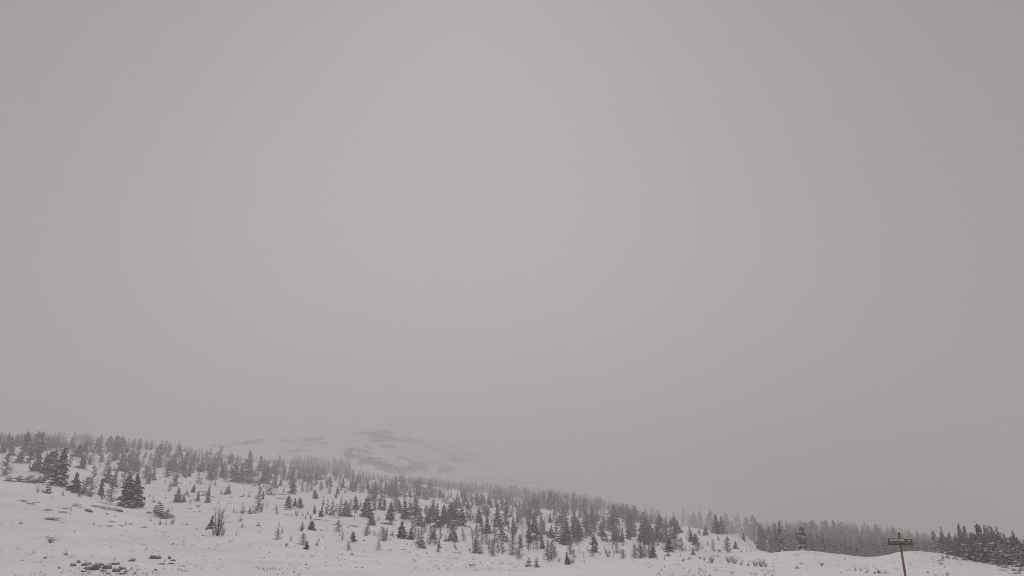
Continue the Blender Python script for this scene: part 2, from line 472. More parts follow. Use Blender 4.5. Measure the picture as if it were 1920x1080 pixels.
# ------------------------------------------------------------------ the ground
AZ = np.concatenate([np.linspace(-180, -44, 60)[:-1], np.linspace(-44, 44, 760), np.linspace(44, 180, 60)[1:]]) * math.pi / 180
RINGS = np.concatenate([[1, 4, 8, 14, 20, 26, 32, 38], np.exp(np.linspace(math.log(44), math.log(950), 250)), [1050, 1150, 1300, 1500, 1800, 2150, 2400]])
ST = [
 (-500, [(60,1080),(95,1000),(150,900),(300,830),(480,800),(600,806),(800,806)]),
 (0,    [(60,1080),(90,1010),(125,950),(150,906),(190,893),(300,850),(400,835),(480,827),(600,833),(800,827)]),
 (130,  [(60,1080),(70,1055),(90,1010),(120,960),(150,932),(190,905),(280,860),(380,841),(480,830),(600,834),(790,821),(850,822)]),
 (250,  [(60,1080),(70,1052),(95,1010),(130,975),(165,951),(210,925),(280,890),(380,858),(490,838),(620,846),(820,838)]),
 (400,  [(60,1080),(75,1045),(105,1005),(140,970),(190,940),(250,915),(330,890),(420,868),(500,852),(620,862),(820,855)]),
 (500,  [(60,1080),(75,1048),(105,1010),(145,975),(200,948),(280,920),(370,895),(480,871),(620,885),(800,880)]),
 (650,  [(58,1080),(78,1052),(105,1027),(150,992),(210,960),(290,933),(380,912),(490,893),(620,905),(800,908)]),
 (750,  [(57,1080),(80,1055),(108,1033),(150,1005),(210,972),(300,943),(400,920),(500,905),(620,915),(800,909),(900,910)]),
 (850,  [(56,1080),(80,1058),(108,1040),(145,1018),(200,985),(290,957),(400,935),(520,919),(640,926),(820,914),(900,916)]),
 (950,  [(55,1080),(82,1062),(110,1048),(145,1035),(200,995),(280,968),(390,945),(520,931),(640,936),(820,922),(900,924)]),
 (1050, [(52,1080),(82,1066),(105,1058),(135,1045),(180,1018),(250,985),(350,960),(500,943),(640,947),(820,931),(900,934)]),
 (1130, [(50,1080),(82,1066),(108,1053),(140,1040),(185,1015),(260,988),(360,968),(500,957),(640,961),(820,947)]),
 (1200, [(50,1080),(82,1064),(110,1050),(145,1043),(190,1022),(270,995),(360,980),(480,972),(640,977),(820,966)]),
 (1300, [(48,1080),(80,1063),(108,1051),(135,1043),(165,1034),(210,1008),(250,992),(280,988),(330,1000),(450,1010),(600,992),(800,988)]),
 (1350, [(48,1080),(80,1065),(108,1053),(135,1043),(165,1033),(205,1010),(240,996),(280,1005),(400,1020),(600,997),(800,1002)]),
 (1390, [(46,1080),(80,1066),(108,1052),(135,1040),(160,1032),(200,1010),(222,999),(250,1010),(400,1030),(600,1001),(800,1010)]),
 (1430, [(46,1080),(75,1068),(100,1052),(130,1037),(155,1029),(180,1026),(210,1045),(380,1035),(580,998),(700,1005)]),
 (1480, [(45,1080),(70,1065),(95,1043),(115,1029),(135,1040),(200,1062),(300,1052),(420,1022),(560,998),(640,1005)]),
 (1560, [(45,1080),(70,1064),(95,1046),(115,1036),(135,1048),(200,1070),(300,1058),(420,1026),(560,999),(640,1006)]),
 (1640, [(45,1080),(70,1066),(95,1055),(115,1049),(135,1058),(200,1075),(300,1062),(420,1032),(560,1004),(640,1010)]),
 (1690, [(45,1080),(70,1060),(90,1045),(105,1034),(130,1048),(200,1072),(300,1062),(430,1036),(570,1011),(650,1016)]),
 (1740, [(45,1080),(70,1060),(90,1045),(110,1034),(140,1046),(220,1070),(320,1062),(440,1042),(570,1022),(650,1028)]),
 (1770, [(45,1080),(70,1064),(95,1046),(115,1037),(130,1036),(160,1050),(240,1070),(440,1050),(570,1030),(650,1036)]),
 (1830, [(45,1082),(70,1072),(95,1060),(115,1050),(135,1044),(170,1052),(240,1068),(440,1058),(570,1040),(650,1046)]),
 (1920, [(45,1095),(60,1085),(80,1074),(100,1064),(130,1056),(170,1058),(240,1066),(440,1062),(570,1048),(650,1052)]),
 (2400, [(45,1100),(80,1085),(130,1075),(240,1070),(570,1058),(650,1060)]),
]
def ground_noise(X, Y, R):
    far = np.clip((R - 40) / 60, 0, 1)
    return far * (0.22 * fbm(X / 5.0, Y / 5.0, 4) + 0.55 * fbm(X / 24.0, Y / 24.0, 3) * np.clip(R / 200, .3, 1.6)) + 1.2 * fbm(X / 60, Y / 60, 3) * np.clip((R - 150) / 300, 0, 1.5)
LAND = Land(ST, RINGS, AZ, 7, ground_noise)

MAZ = np.linspace(pix_at(180, 850)[0], pix_at(1300, 900)[0], 800)
MRINGS = np.linspace(690, 2350, 300)
MST = [
 (180, [(722,880),(876,870),(1032,862),(1135,860)]),
 (330, [(722,868),(876,846),(1032,833),(1135,831)]),
 (420, [(722,872),(876,850),(1032,835),(1135,830)]),
 (480, [(722,890),(876,856),(1011,831),(1135,825)]),
 (560, [(722,900),(876,868),(1011,835),(1135,821)]),
 (640, [(722,905),(876,876),(1011,838),(1144,817)]),
 (680, [(722,910),(876,880),(1032,836),(1185,808)]),
 (720, [(722,915),(876,885),(1032,840),(1185,805)]),
 (770, [(800,920),(971,889),(1143,845),(1314,809)]),
 (820, [(899,925),(1091,893),(1284,853),(1476,822)]),
 (870, [(997,930),(1210,898),(1425,866),(1638,836)]),
 (950, [(1155,940),(1401,908),(1651,886),(1897,866)]),
 (1050, [(1155,950),(1401,928),(1651,908),(1897,892)]),
 (1200, [(1155,985),(1401,968),(1651,955),(1897,945)]),
 (1300, [(1155,1005),(1401,995),(1651,990),(1897,985)])]
MOUNT = Land(MST, MRINGS, MAZ, 5, lambda X, Y, R: 9.0 * fbm(X / 90, Y / 90, 5) + 4.0 * fbm(X / 30, Y / 30, 5), near=False)

def land_mesh(name, land, mat, closed):
    nr, na = land.X.shape
    V = np.stack([land.X, land.Y, land.Z], -1).reshape(-1, 3)
    i, j = np.meshgrid(np.arange(nr - 1), np.arange(na - 1), indexing='ij')
    a = (i * na + j).ravel()
    Q = np.stack([a, a + 1, a + na + 1, a + na], 1)[:, ::-1]
    if closed:                                   # the middle under the photographer
        c = len(V); V = np.vstack([V, [[0, 0, -1.75]]])
        k = np.arange(na - 1)
        Q = np.vstack([Q, np.stack([k, np.full(na - 1, c), np.full(na - 1, c), k + 1], 1)[:, [3, 0, 1, 2]]])
    me = bpy.data.meshes.new(name)
    faces = [tuple(dict.fromkeys(q)) for q in Q.tolist()] if closed else Q.tolist()
    me.from_pydata(V.tolist(), [], faces)
    me.polygons.foreach_set('use_smooth', np.ones(len(faces), bool))
    me.materials.append(mat); me.update()
    return me
def structure(name, me):
    o = bpy.data.objects.new(name, me); COL.objects.link(o); o['kind'] = 'structure'
    return o
ground = structure('snowy_ground', land_mesh('snowy_ground', LAND, M_GROUND, True))
ground['label'] = 'snow-covered ground rising to the hillside'
mme = land_mesh('mountain', MOUNT, M_MOUNTAIN, False)
# dark rock bands and scrub on the mountain: patches of its own colour
ROCKY = [(575,824,34,3.5),(560,828,14,2.5),(612,833,14,4),(600,822,10,3),(575,836,9,2.5),(455,828,30,4),(500,824,22,3),(532,827,4,2),
 (700,812,28,3),(735,808,20,3),(770,812,22,3),(800,818,12,3),(668,827,8,3.5),(715,824,30,5),(730,836,18,6),(690,838,12,5),(664,842,10,6),(655,855,14,9),(690,862,22,8),
 (720,872,22,8),(750,880,30,8),(785,872,30,8),(830,878,22,7),(870,852,16,4),(860,835,12,3),(850,862,16,3),(750,858,16,3),(690,848,16,5),(900,850,14,2.5),(940,898,45,5),(1000,905,40,4),(400,836,30,4)]
co = np.empty(len(mme.vertices) * 3); mme.vertices.foreach_get('co', co); co = co.reshape(-1, 3)
dd = co[:, 1] * CP + co[:, 2] * SP
mx_, my_ = 960 + F_PX * co[:, 0] / dd, 540 - F_PX * (-co[:, 1] * SP + co[:, 2] * CP) / dd
rk = np.zeros(len(co))
wob = fbm(co[:, 0] / 15, co[:, 2] / 6 + co[:, 1] / 45, 6)
for (x, y, a, b) in ROCKY:
    q = 0.8 - ((mx_ - x) / a) ** 2 - ((my_ - y) / b) ** 2 + 3.0 * wob
    rk = np.maximum(rk, np.clip(q * 1.6, 0, .85))
rk = np.maximum(rk, np.clip((fbm(co[:, 0] / 60 + 40, co[:, 2] / 14, 4) - .30) * 5, 0, 1))
at = mme.attributes.new('rock', 'FLOAT', 'POINT'); at.data.foreach_set('value', rk.astype(np.float32))
mo = structure('mountain', mme); mo['label'] = 'pale snowy mountain fading into the snowfall'

# ------------------------------------------------------------------ things placed from what the photograph shows
THINGS = []                                      # dicts for the labels
ANCHOR = {}
def link(o, parent=None):
    COL.objects.link(o)
    if parent is not None: o.parent = parent
    return o
CAT = {'fir_tree': 'tree', 'larch_tree': 'tree', 'fir_sapling': 'sapling', 'shrub': 'shrub', 'rock': 'rock', 'grass_tuft': 'grass tuft', 'heath_patch': 'low shrub', 'dwarf_fir': 'bush', 'dead_snag': 'dead tree'}
GROUP = {'fir_tree': 'firs on the snowy hillside', 'larch_tree': 'leafless larches on the snowy hillside', 'fir_sapling': 'fir saplings poking out of the snow',
         'shrub': 'leafless shrubs in the snow', 'rock': 'rocks poking out of the snow', 'grass_tuft': 'dry grass tufts in the snow', 'heath_patch': 'low heath patches showing through the snow',
         'dwarf_fir': 'snow-laden dwarf firs', 'dead_snag': 'bare dead stems'}
def register(root, kind, X, Y, Z, hm, wm, D, key=None, look=''):
    px, py, dep = project(X, Y, Z); _, ty, _ = project(X, Y, Z + hm)
    root['category'] = CAT[kind]; root['group'] = GROUP[kind]
    e = dict(o=root, kind=kind, x=px, y=py, t=ty, h=py - ty, w=wm * F_PX / dep, D=D, at=(X, Y, Z, hm, wm), look=look, key=key)
    THINGS.append(e)
    if key: ANCHOR[key] = e
    return e
def place_tree(kind, var, X, Y, Z, h, w, D, hpx, key=None, look=''):
    rz = rng.uniform(0, 6.28)
    M = Matrix.Translation((X, Y, Z - .03 * h)) @ Matrix.Rotation(math.radians(rng.gauss(0, 3.2)), 4, 'Y') @ Matrix.Rotation(rz, 4, 'Z')
    S = Matrix.Diagonal((w, w, h, 1))
    trunk, crown, snow, whole = var
    if hpx < 17:
        o = bpy.data.objects.new(kind, whole); o.matrix_world = M @ S; link(o)
    else:
        o = bpy.data.objects.new(kind, None); o.matrix_world = M; o.empty_display_size = .5; link(o)
        for nm, me in (('trunk', trunk), ('crown', crown), ('snow_load', snow)):
            if me is None: continue
            c = bpy.data.objects.new(nm, me); link(c, o); c.matrix_basis = S
            if nm == 'snow_load': c['kind'] = 'stuff'
    return register(o, kind, X, Y, Z, h, w, D, key, look)

def tree_from_pixels(k, x, yb, yt, w=None, key=None, dfix=None):
    X, Y, Z, D, ok = LAND.hit(x, yb)
    if dfix:
        a, _ = pix_at(x, yb); D = dfix; X, Y = D * math.sin(a), D * math.cos(a); Z = LAND.z(X, Y)
    if not ok or dfix: yb = project(X, Y, Z)[1]
    _, tt = pix_at(x, yt)
    h = max(tt * D - Z, 0.25)
    hpx = yb - yt
    mpp = (Y * CP + Z * SP) / F_PX
    if k in 'FDH':
        asp = rng.uniform(.34, .68) if hpx < 40 else rng.uniform(.36, .50)
        W = w * mpp if w else h * asp
        W *= 1.3 if x < 1740 else 1.5
        lib = {'F': FIRS if rng.random() < (.68 if x < 1740 else .12) else FROSTFIRS, 'D': DARKFIRS, 'H': FROSTFIRS}[k]
        v = rng.choice(lib)
        look = {'D': 'dark', 'H': 'frosted'}.get(k, 'frosted' if lib is FROSTFIRS else 'snow-dusted')
        return place_tree('fir_tree', v, X, Y, Z - .03, h + .03, W, D, hpx, key, look)
    if k == 'V':
        return place_tree('larch_tree', FANLARCH[0], X, Y, Z - .03, h + .03, w * mpp * 1.5, D, hpx, key, 'bare brown')
    if k == 'L':
        W = w * mpp if w else h * rng.uniform(.42, .60)
        W *= 1.2
        return place_tree('larch_tree', rng.choice(LARCHES), X, Y, Z - .03, h + .03, W, D, hpx, key, 'bare brown' if D < 330 else 'hazy bare')
    if k == 'S':
        W = w * mpp if w else h * rng.uniform(.45, .8)
        return place_tree('fir_sapling', rng.choice(SAPL), X, Y, Z - .02, h, W, D, min(hpx, 16), key, '')
    if k == 'Q':
        W = w * mpp if w else h * 1.5
        return place_tree('dwarf_fir', rng.choice(SQUAT), X, Y, Z - .04, h, W, D, hpx, key, 'snow-laden')
    if k == 'T':
        t = TB(); ln = rng.uniform(-.03, .03)
        t.tube([(0, 0, -.05), (ln * h, 0, h * .5), (ln * h * 1.5, 0, h)], [mpp * .42, mpp * .36, mpp * .18], 5)
        for q in range(7):
            f = rng.uniform(.2, .95); a = rng.uniform(0, 6.28); l = rng.uniform(1.0, 2.5) * mpp
            twig_tb(t, (ln * h * f, 0, h * f), (math.cos(a), math.sin(a), .2), l, mpp * .12, rng, 0)
        o = bpy.data.objects.new('dead_snag', tb_mesh('dead_snag', t, M_BARK)); o.location = (X, Y, Z); link(o)
        return register(o, 'dead_snag', X, Y, Z, h, .3, D, key, 'thin')

def low_from_pixels(k, x, yb, w, h, key=None):
    X, Y, Z, D, ok = LAND.hit(x, yb)
    mpp = (Y * CP + Z * SP) / F_PX
    W, H = w * mpp, h * mpp
    rz = rng.uniform(0, 6.28)
    if k == 'R':
        mr, mc = rng.choice(ROCKS)
        o = bpy.data.objects.new('rock', mr)
        o.matrix_world = Matrix.Translation((X, Y, Z + H * .17)) @ Matrix.Rotation(rng.uniform(-.12, .12), 4, 'Y') @ Matrix.Diagonal((W * 1.2, W * .9, H * 1.65, 1)) @ Matrix.Rotation(rz, 4, 'Z')
        link(o)
        if mc and w > 5:
            c = bpy.data.objects.new('snow_cap', mc); link(c, o)
        return register(o, 'rock', X, Y, Z, H, W, D, key, 'brown')
    kind, lib, dep = {'B': ('shrub', SHRUBS, .8), 'G': ('grass_tuft', TUFTS, .6), 'M': ('heath_patch', MATS, .7)}[k]
    o = bpy.data.objects.new(kind, rng.choice(lib))
    o.matrix_world = Matrix.Translation((X, Y, Z - .02)) @ Matrix.Diagonal((W, W * dep, H * (1.1 if k != 'M' else .75), 1)) @ Matrix.Rotation(rz, 4, 'Z')
    link(o)
    return register(o, kind, X, Y, Z, H, W, D, key, '')

K = 260 / 1920.0
def region(x0, y0, text):
    for ent in text.replace('\n', ';').split(';'):
        p = ent.split()
        if not p: continue
        key = None; dfix = None
        if p[-1].startswith('@'): key = p.pop()[1:]
        if p[-1].startswith('d='): dfix = float(p.pop()[2:])
        k = p[0]; v = [float(q) for q in p[1:]]
        if k in 'RBGM':
            low_from_pixels(k, x0 + v[0] * K, y0 + v[1] * K, v[2] * K, v[3] * K, key)
        else:
            tree_from_pixels(k, x0 + v[0] * K, y0 + v[1] * K, y0 + v[2] * K, v[3] * K if len(v) > 3 else None, key, dfix)

# letters: F fir, D dark fir, H frosted fir, L bare larch, S sapling, Q snow-laden dwarf fir, T dead stem; R rock, B shrub, G grass tuft, M heath patch
region(0, 790, '''
H 20 330 190;F 110 330 170;F 150 390 190;F 215 350 170;F 270 330 160;L 320 380 170;F 350 430 115 @ridgefir;F 440 440 115;F 480 440 120;F 545 430 130 @ridgefir2;F 600 350 210;L 640 400 190;L 690 400 200
L 735 370 300;F 810 320 230;F 845 310 250;L 915 350 250;F 990 330 215;H 255 575 390 140 @palefir;L 50 750 430 260 @edgelarch;D 510 690 450 130;F 460 690 540 110;D 620 720 440 150;D 665 735 390 130
F 740 710 370 160;D 800 890 345 210 @darktall;F 860 710 430 110;S 410 650 550;F 1075 490 300 150;F 1160 420 250;L 1250 430 260;F 1135 650 480 130;F 1240 600 450
F 1045 965 690 190 @snowyfir;L 1250 1030 590 200 @leaninglarch;L 1160 1020 760 150;F 1400 1025 770 90 @narrowfir;L 1530 1150 750 220 @brownlarch;H 1480 850 600 140;D 1750 1185 680 210 @darkpair;D 1895 1185 700 180 @darkpair2
F 1690 690 440;L 1770 700 510;F 1800 690 560;H 1900 600 480;F 1160 300 250;L 1390 400 175;F 1490 350 200;F 1525 400 185;F 1570 430 185;F 1605 390 180;F 1655 430 190;F 1700 380 210;F 1735 350 245
L 1780 350 230;F 1850 360 235;L 1905 400 250;L 1320 400 270;L 1360 450 250;F 1290 440 340;S 1575 690 590;F 1400 560 430;S 1890 620 500;L 80 420 300;F 30 440 260;F 160 470 300;F 330 470 330;F 420 470 340;F 540 460 330
L 870 520 360;L 960 620 440;L 760 480 330;F 1620 520 380;L 1500 620 440;L 1560 560 400;L 1700 900 600 160;H 1580 900 640;L 1440 760 540;L 1200 560 390;F 930 440 320;L 1010 440 300
Q 660 995 850 170 @lowbush;Q 120 830 755 190;Q 260 835 745 230 @krum;Q 420 850 740 230;Q 560 850 750 220;Q 640 800 700 180;Q 780 890 780 180;Q 950 930 850 150;Q 1010 990 900 130
S 870 1030 945;S 720 1075 1030;B 520 990 90 110;B 600 990 90 60;B 1100 1040 160 120;B 1250 1050 160 80;B 1420 1080 140 90
''')
region(240, 790, '''
L 80 330 230;L 155 400 225;L 250 390 235;L 330 380 260;L 440 480 245;L 510 480 250;L 370 600 350;L 420 620 300;L 300 560 420;L 690 430 270;L 560 430 290;F 705 490 320 110;F 120 500 415
F 120 690 530 70;F 590 640 455;F 637 695 560 130;F 560 500 370;F 290 690 590;F 278 860 690 70;F 345 810 660 80;L 240 790 600;L 450 640 450;F 540 762 660;F 650 895 720 95 @midfir
S 695 790 735;S 440 812 780;S 515 848 780;S 735 865 825;L 570 970 830;F 815 470 375;F 865 460 390;L 915 620 400;L 790 700 420;F 745 690 560;F 840 760 610;L 870 560 480
L 1020 620 430;F 1085 510 385;L 1060 690 480;F 1000 700 530;L 970 865 690;L 1010 880 760;F 1130 800 620 120;F 1150 510 430;L 1180 650 470;L 1280 620 340;L 1240 560 400;F 1210 660 500
F 1300 775 590;L 1210 825 660;L 1360 830 650;F 1430 570 440;F 1510 550 445;L 1385 560 460;F 1470 835 560 170;H 1640 855 380 180 @tallpale;F 1560 845 550 150;F 1690 850 620;F 1690 600 490;F 1720 570 480
L 1770 560 480;L 1820 685 460;F 1885 665 520;L 1780 755 600;F 1880 860 660;S 225 942 890;S 310 918 890;S 370 928 895;S 420 952 930;S 460 957 935;S 495 972 950;S 490 942 920
S 300 1042 980;S 350 1062 1020;S 210 1047 1020;S 515 1072 1005;F 690 1118 900 130 @slopefir;F 770 1118 1000;F 810 1022 930;F 840 1047 980;F 900 985 870;L 900 1100 1010;F 960 1105 955;F 1095 1125 865 75 @spirefir
S 860 862 810;S 1075 882 850;S 1150 914 880;F 1205 885 820;F 1290 1012 930;F 1350 1014 915;F 1390 1005 868 @triplefir;S 1590 884 830;S 1535 942 920;S 1610 962 930;S 1600 1027 980;S 1675 1042 960;S 1705 992 965;S 1540 1002 980
F 1760 902 830;F 1810 888 790;F 1880 908 860;L 1790 1260 890 150 @slimlarch;F 1870 1080 950;L 620 560 430;L 520 640 470;L 740 580 440;L 960 560 440;L 1100 600 470;L 1330 700 540;L 1420 720 560;L 200 640 470
M 1230 910 90 12;M 1320 912 60 12;M 1040 975 120 14;M 1420 1055 70 20;M 1560 1040 120 14;M 1030 1025 120 14;M 1160 1050 90 25
''')
region(0, 934, '''
M 300 42 200 26;M 420 80 130 34;M 500 60 130 16;M 660 168 140 34;M 880 140 200 20;M 870 200 150 34;R 1210 185 140 40 @slab;M 1100 100 80 26;M 1120 135 80 26
M 740 300 190 60 @heather;M 680 290 150 40;M 870 345 90 20;R 280 352 60 24;R 1480 225 40 22;T 975 235 60;S 1040 110 60 110;M 1510 392 110 34;M 1540 325 130 22;M 1390 388 70 18;M 1670 382 110 20;M 1790 362 110 24
B 700 618 210 105 @lonebush;S 915 788 715 95 @mushroom;R 620 835 50 30;S 465 765 705;R 1000 940 100 50;R 1080 895 70 40;R 820 972 60 28;R 1820 870 105 56 @loner
R 1215 928 190 45;R 1265 985 240 70 @pile;R 1390 928 150 34;R 1485 978 130 85;R 1610 918 150 36;R 1610 1015 140 55;R 1690 985 100 60;R 1690 1052 120 30;R 1160 1015 140 26;R 1500 1047 60 18;R 1745 1022 60 26;R 1420 1012 110 26
M 1330 120 170 40 @bank;M 1440 145 170 60;M 1560 160 150 40;R 1660 185 110 40;G 260 295 40 16;S 25 365 322;G 170 345 30 30;R 1300 355 30 14;R 1030 465 24 14;G 520 565 60 16;G 270 495 40 12;R 1590 262 24 14;R 1770 195 40 14
G 850 1040 60 40;G 880 1000 40 30;G 970 1010 60 30;G 1740 990 60 50;G 1820 1000 60 60;G 1870 1050 70 50;G 600 945 30 30;G 770 910 60 20;R 310 868 24 14
''')
region(240, 934, '''
Q 385 200 90 120;Q 395 235 30 130 @snowbush;Q 450 250 60 170;Q 540 255 120 140;Q 500 278 180 190;Q 600 265 215 130;Q 290 215 175 130;S 310 312 250;F 440 368 290;F 520 375 300;B 610 360 90 90;S 630 340 300
M 210 405 110 24;S 750 375 338;S 725 400 372;R 815 372 45 24;S 815 105 78;G 970 125 110 50 @tuft;M 855 150 70 24;S 775 155 130;S 1160 165 135;S 615 150 105
F 1140 420 222 90 @byfir;Q 1085 440 395 70;V 1245 518 40 210 @lonelarch;B 1310 512 150 150;B 1230 517 130 130;B 1180 505 110 90
S 1460 205 115;S 1505 207 150;S 1550 200 160;F 1610 195 120;F 1680 195 105;Q 1580 210 165 90;Q 1690 212 160 110;B 1580 195 60 150;Q 1750 210 165 70;B 1850 190 120 150
S 1560 305 228;Q 1550 325 300 80;S 1580 405 335 75;S 1805 383 308 95 @lonesap;G 1870 350 60 20;S 1500 515 450;S 1405 612 565;S 1465 592 548;S 555 542 500;R 625 640 40 20;S 258 708 668;S 358 722 698
R 50 875 100 50;R 340 840 90 55 @rockpair;R 415 838 90 60;S 505 880 822;R 575 840 50 45;R 628 872 80 40;R 470 915 90 24;R 590 910 100 22;M 760 938 90 18;M 210 640 90 12
G 30 985 40 30;G 130 1000 60 40;G 170 985 30 30;G 240 975 50 20;R 390 1000 60 24;G 100 1040 50 30;R 750 1010 24 14;G 1040 800 60 20;G 870 800 60 16;G 740 800 60 20;R 930 790 20 10;R 1280 850 24 12;R 1050 858 22 10;R 1810 700 20 12
R 1035 520 26 18;R 1080 527 26 18;S 1285 555 530;R 950 430 36 14;M 490 480 70 16;M 1040 218 40 8;M 1410 45 80 12;M 930 185 70 10;R 990 188 34 14;M 1390 75 60 10;M 280 440 70 8;M 400 415 60 10
''')
region(480, 790, '''
F 50 690 460;F 105 670 520;F 130 855 590;L 150 780 590;F 225 715 530;F 270 715 550;L 320 640 460;F 375 650 550;F 260 915 740;F 410 710 610;L 390 820 640;L 440 820 680
F 40 885 790;S 105 914 860;F 335 895 790;F 385 985 900;S 230 950 905;L 470 740 660;L 525 760 610;F 590 780 610;L 630 760 640;L 700 800 600;L 775 800 600;F 855 800 585;L 920 790 620;L 960 800 680
F 505 1002 800 120;F 600 880 820;L 560 860 760;F 710 900 800;L 640 980 860;L 700 1000 880;F 820 1070 940;F 850 860 800;F 1015 870 750;L 1100 830 655;L 1070 800 690;L 1235 800 650;F 1200 920 770;F 1285 820 740
L 1340 800 660;F 1395 870 760;F 1435 860 730;L 1480 820 700;F 1360 970 830;F 1130 1000 890;F 1110 1060 950;L 1240 1000 870;L 1020 1000 880;L 1440 1000 870;F 1545 945 840;F 1640 1002 820 100 @hillfir;L 1600 860 760
L 1720 1000 800;F 1800 1000 825;L 1880 1060 870;L 1750 1060 940;S 250 1037 990;F 440 1160 1020;L 900 960 820;L 820 900 720;L 760 960 800;L 1160 900 740;L 980 900 760;L 1300 960 820;L 640 900 760;L 480 900 760;L 740 860 680
M 340 1010 160 14;M 200 1015 130 10;M 330 1070 180 12
''')
region(480, 934, '''
F 440 135 -40 125;F 540 115 -10;F 610 135 -25 120;L 285 218 90;L 150 150 40;S 645 245 170;S 685 283 205;S 720 222 155;B 755 295 80 90;F 810 218 80;F 890 258 98;S 970 245 182;S 1020 250 192;S 500 250 200;B 560 250 100 100
F 1150 192 98;F 1235 250 20 140;Q 1270 255 200 140;F 1280 240 70;F 1380 158 -40 110;L 1290 150 0;F 1530 258 -20 170 @treeline;F 1600 375 180 120;F 1640 170 50;F 1710 155 15;F 1780 155 -5;F 1860 298 50 175 @broadfir;S 1710 305 255;T 1360 305 190;S 1580 260 190
F 770 442 298 120 @openfir;T 800 420 305;B 630 460 130 110;L 635 455 310 60;L 1140 465 295 140 @roundlarch;F 1143 330 295;L 300 575 405 120 @openlarch;F 360 488 390;S 485 588 498;S 420 662 600;B 420 665 70 50;S 340 660 630
L 655 648 478 150 @bushlarch;F 705 708 590 85;S 840 655 568;S 960 718 672;L 980 462 395;S 925 538 485;L 1195 578 450;F 1350 602 450 95 @clumpfir;L 1310 562 455;S 1265 500 460;S 1160 525 465
L 1535 505 365 130;Q 1520 522 460 90;F 1640 518 430;F 1680 534 485;L 1765 595 385 150;F 1880 525 440;S 1860 588 540;L 1280 722 588 90;S 1325 788 722 60 @oddsap;L 1690 718 578 90 @lastlarch;S 1195 722 698;L 1580 500 430
M 840 295 160 14;M 980 310 80 24;M 1090 270 200 10;M 1370 305 70 12;M 1090 368 160 14;M 1350 385 180 16;M 1270 405 90 20;M 1800 355 230 36 @band;S 1280 390 368;M 430 160 130 14;M 420 228 90 14;M 230 155 80 12
R 770 808 50 14;R 180 752 24 14;M 330 905 60 10;M 500 912 80 10;M 580 915 60 10;R 690 922 44 14;M 980 935 130 12;R 1170 942 40 14;R 1390 960 50 12;R 1470 965 40 14;R 1300 958 40 10;R 300 1062 30 18;R 375 1052 24 14;R 1180 782 40 14;R 1085 528 20 14;R 900 450 24 18;R 1500 595 40 24
R 1405 805 16 14;R 1500 815 14 12;R 1485 742 16 12;R 1130 826 18 8;R 35 235 14 10;R 65 408 20 12;R 40 470 20 12;G 1240 850 50 16;G 1360 895 30 16;R 1705 905 20 14;M 1850 715 80 14;M 1640 865 120 8
''')
region(720, 790, '''
F 480 1032 800 110 @lonespire;L 170 1030 740 90;F 275 985 850;F 355 1042 880;L 660 1050 880;F 25 990 820;F 785 1062 950;F 825 1065 970;F 890 1072 980;F 930 1060 975;F 1015 1075 990;F 1075 1060 905;F 1110 1065 920
F 1470 1062 960;F 1535 1080 930;F 1570 1085 930;F 1630 1085 930;F 1690 1082 970;T 1750 1085 860 @snag;L 580 1045 940;L 100 1060 860;L 710 1060 930;L 1160 1060 940;L 1200 1065 960;L 230 1040 860;L 420 1050 940;F 1310 1075 1010;L 60 1060 900;L 540 1060 960;F 1260 1075 1015
''')
region(720, 934, '''
F 210 205 0;F 300 288 10 140;F 430 250 135;L 400 445 250;F 500 385 105 130;L 510 682 380 120;Q 540 690 570 170 @snowskirt;L 480 665 400;F 575 200 75;F 665 245 55 120;F 600 310 190;L 720 425 230;L 640 645 370 130;L 710 655 350;Q 750 745 650 90;F 760 690 560;L 780 560 400
F 840 350 75 150;F 920 245 78;F 1080 385 110 165 @symfir;F 940 600 305 150 @frontfir;Q 850 605 560 80;F 850 590 495;F 1000 600 460;F 870 420 368;Q 980 685 605 70;S 1005 722 675;T 855 745 660;B 1000 720 60 50
L 1105 595 405 100 @conelarch;S 1185 410 335;S 1205 308 235;F 1000 135 0;F 1040 135 -5;F 1090 120 0;F 1160 155 45;F 1310 345 165 110;F 1365 390 310;F 1300 105 0;F 1275 138 90;F 1400 235 78 130
F 1440 485 265 120;F 1560 395 55 130 @tallfir;F 1700 200 45;F 1640 170 0;F 1820 125 45;F 1800 495 245 110 @conefir;S 1850 335 220;F 1670 345 250;L 1290 745 345 130;F 1270 765 540 110;Q 1340 768 665 150;L 1355 640 400 60;T 1225 680 440;S 1760 235 185
L 1420 640 430;L 1530 645 355;L 1500 802 560 130;L 1640 785 335 120 @frontlarch;F 1700 610 490;L 1775 795 460 130;L 1865 845 490 130 @cornerlarch;L 1720 480 320;F 240 555 305 135 @triofir;F 370 575 410 100;F 310 525 435;S 120 528 440;S 90 525 470;L 20 595 395 90;S 85 585 545
S 320 650 608;S 387 655 612;S 295 650 630;S 415 885 828 40 @dotsap;R 595 770 24 20;G 1205 940 150 50 @grassrow;G 1260 938 60 50;M 380 1000 50 14;M 520 970 50 10;M 830 885 50 10;M 1000 760 140 20;M 980 840 130 14;M 890 835 90 12;B 1190 735 80 60;R 1235 850 40 12
S 1505 912 858;S 1632 897 868;S 1740 922 876;S 1160 665 630;S 1180 640 615;M 240 708 150 14;M 330 745 140 10;M 70 730 120 12;M 620 300 100 8;M 1180 518 80 8
F 1480 130 20;F 1550 120 10;F 1880 300 180;L 1600 300 200;L 1900 380 250;F 1520 480 380;L 1450 700 560;L 1580 760 600;L 1230 560 430;F 740 300 180;L 560 480 300;F 690 560 430;L 420 560 400;S 1465 205 145;S 1240 290 255;S 1270 245 195
''')
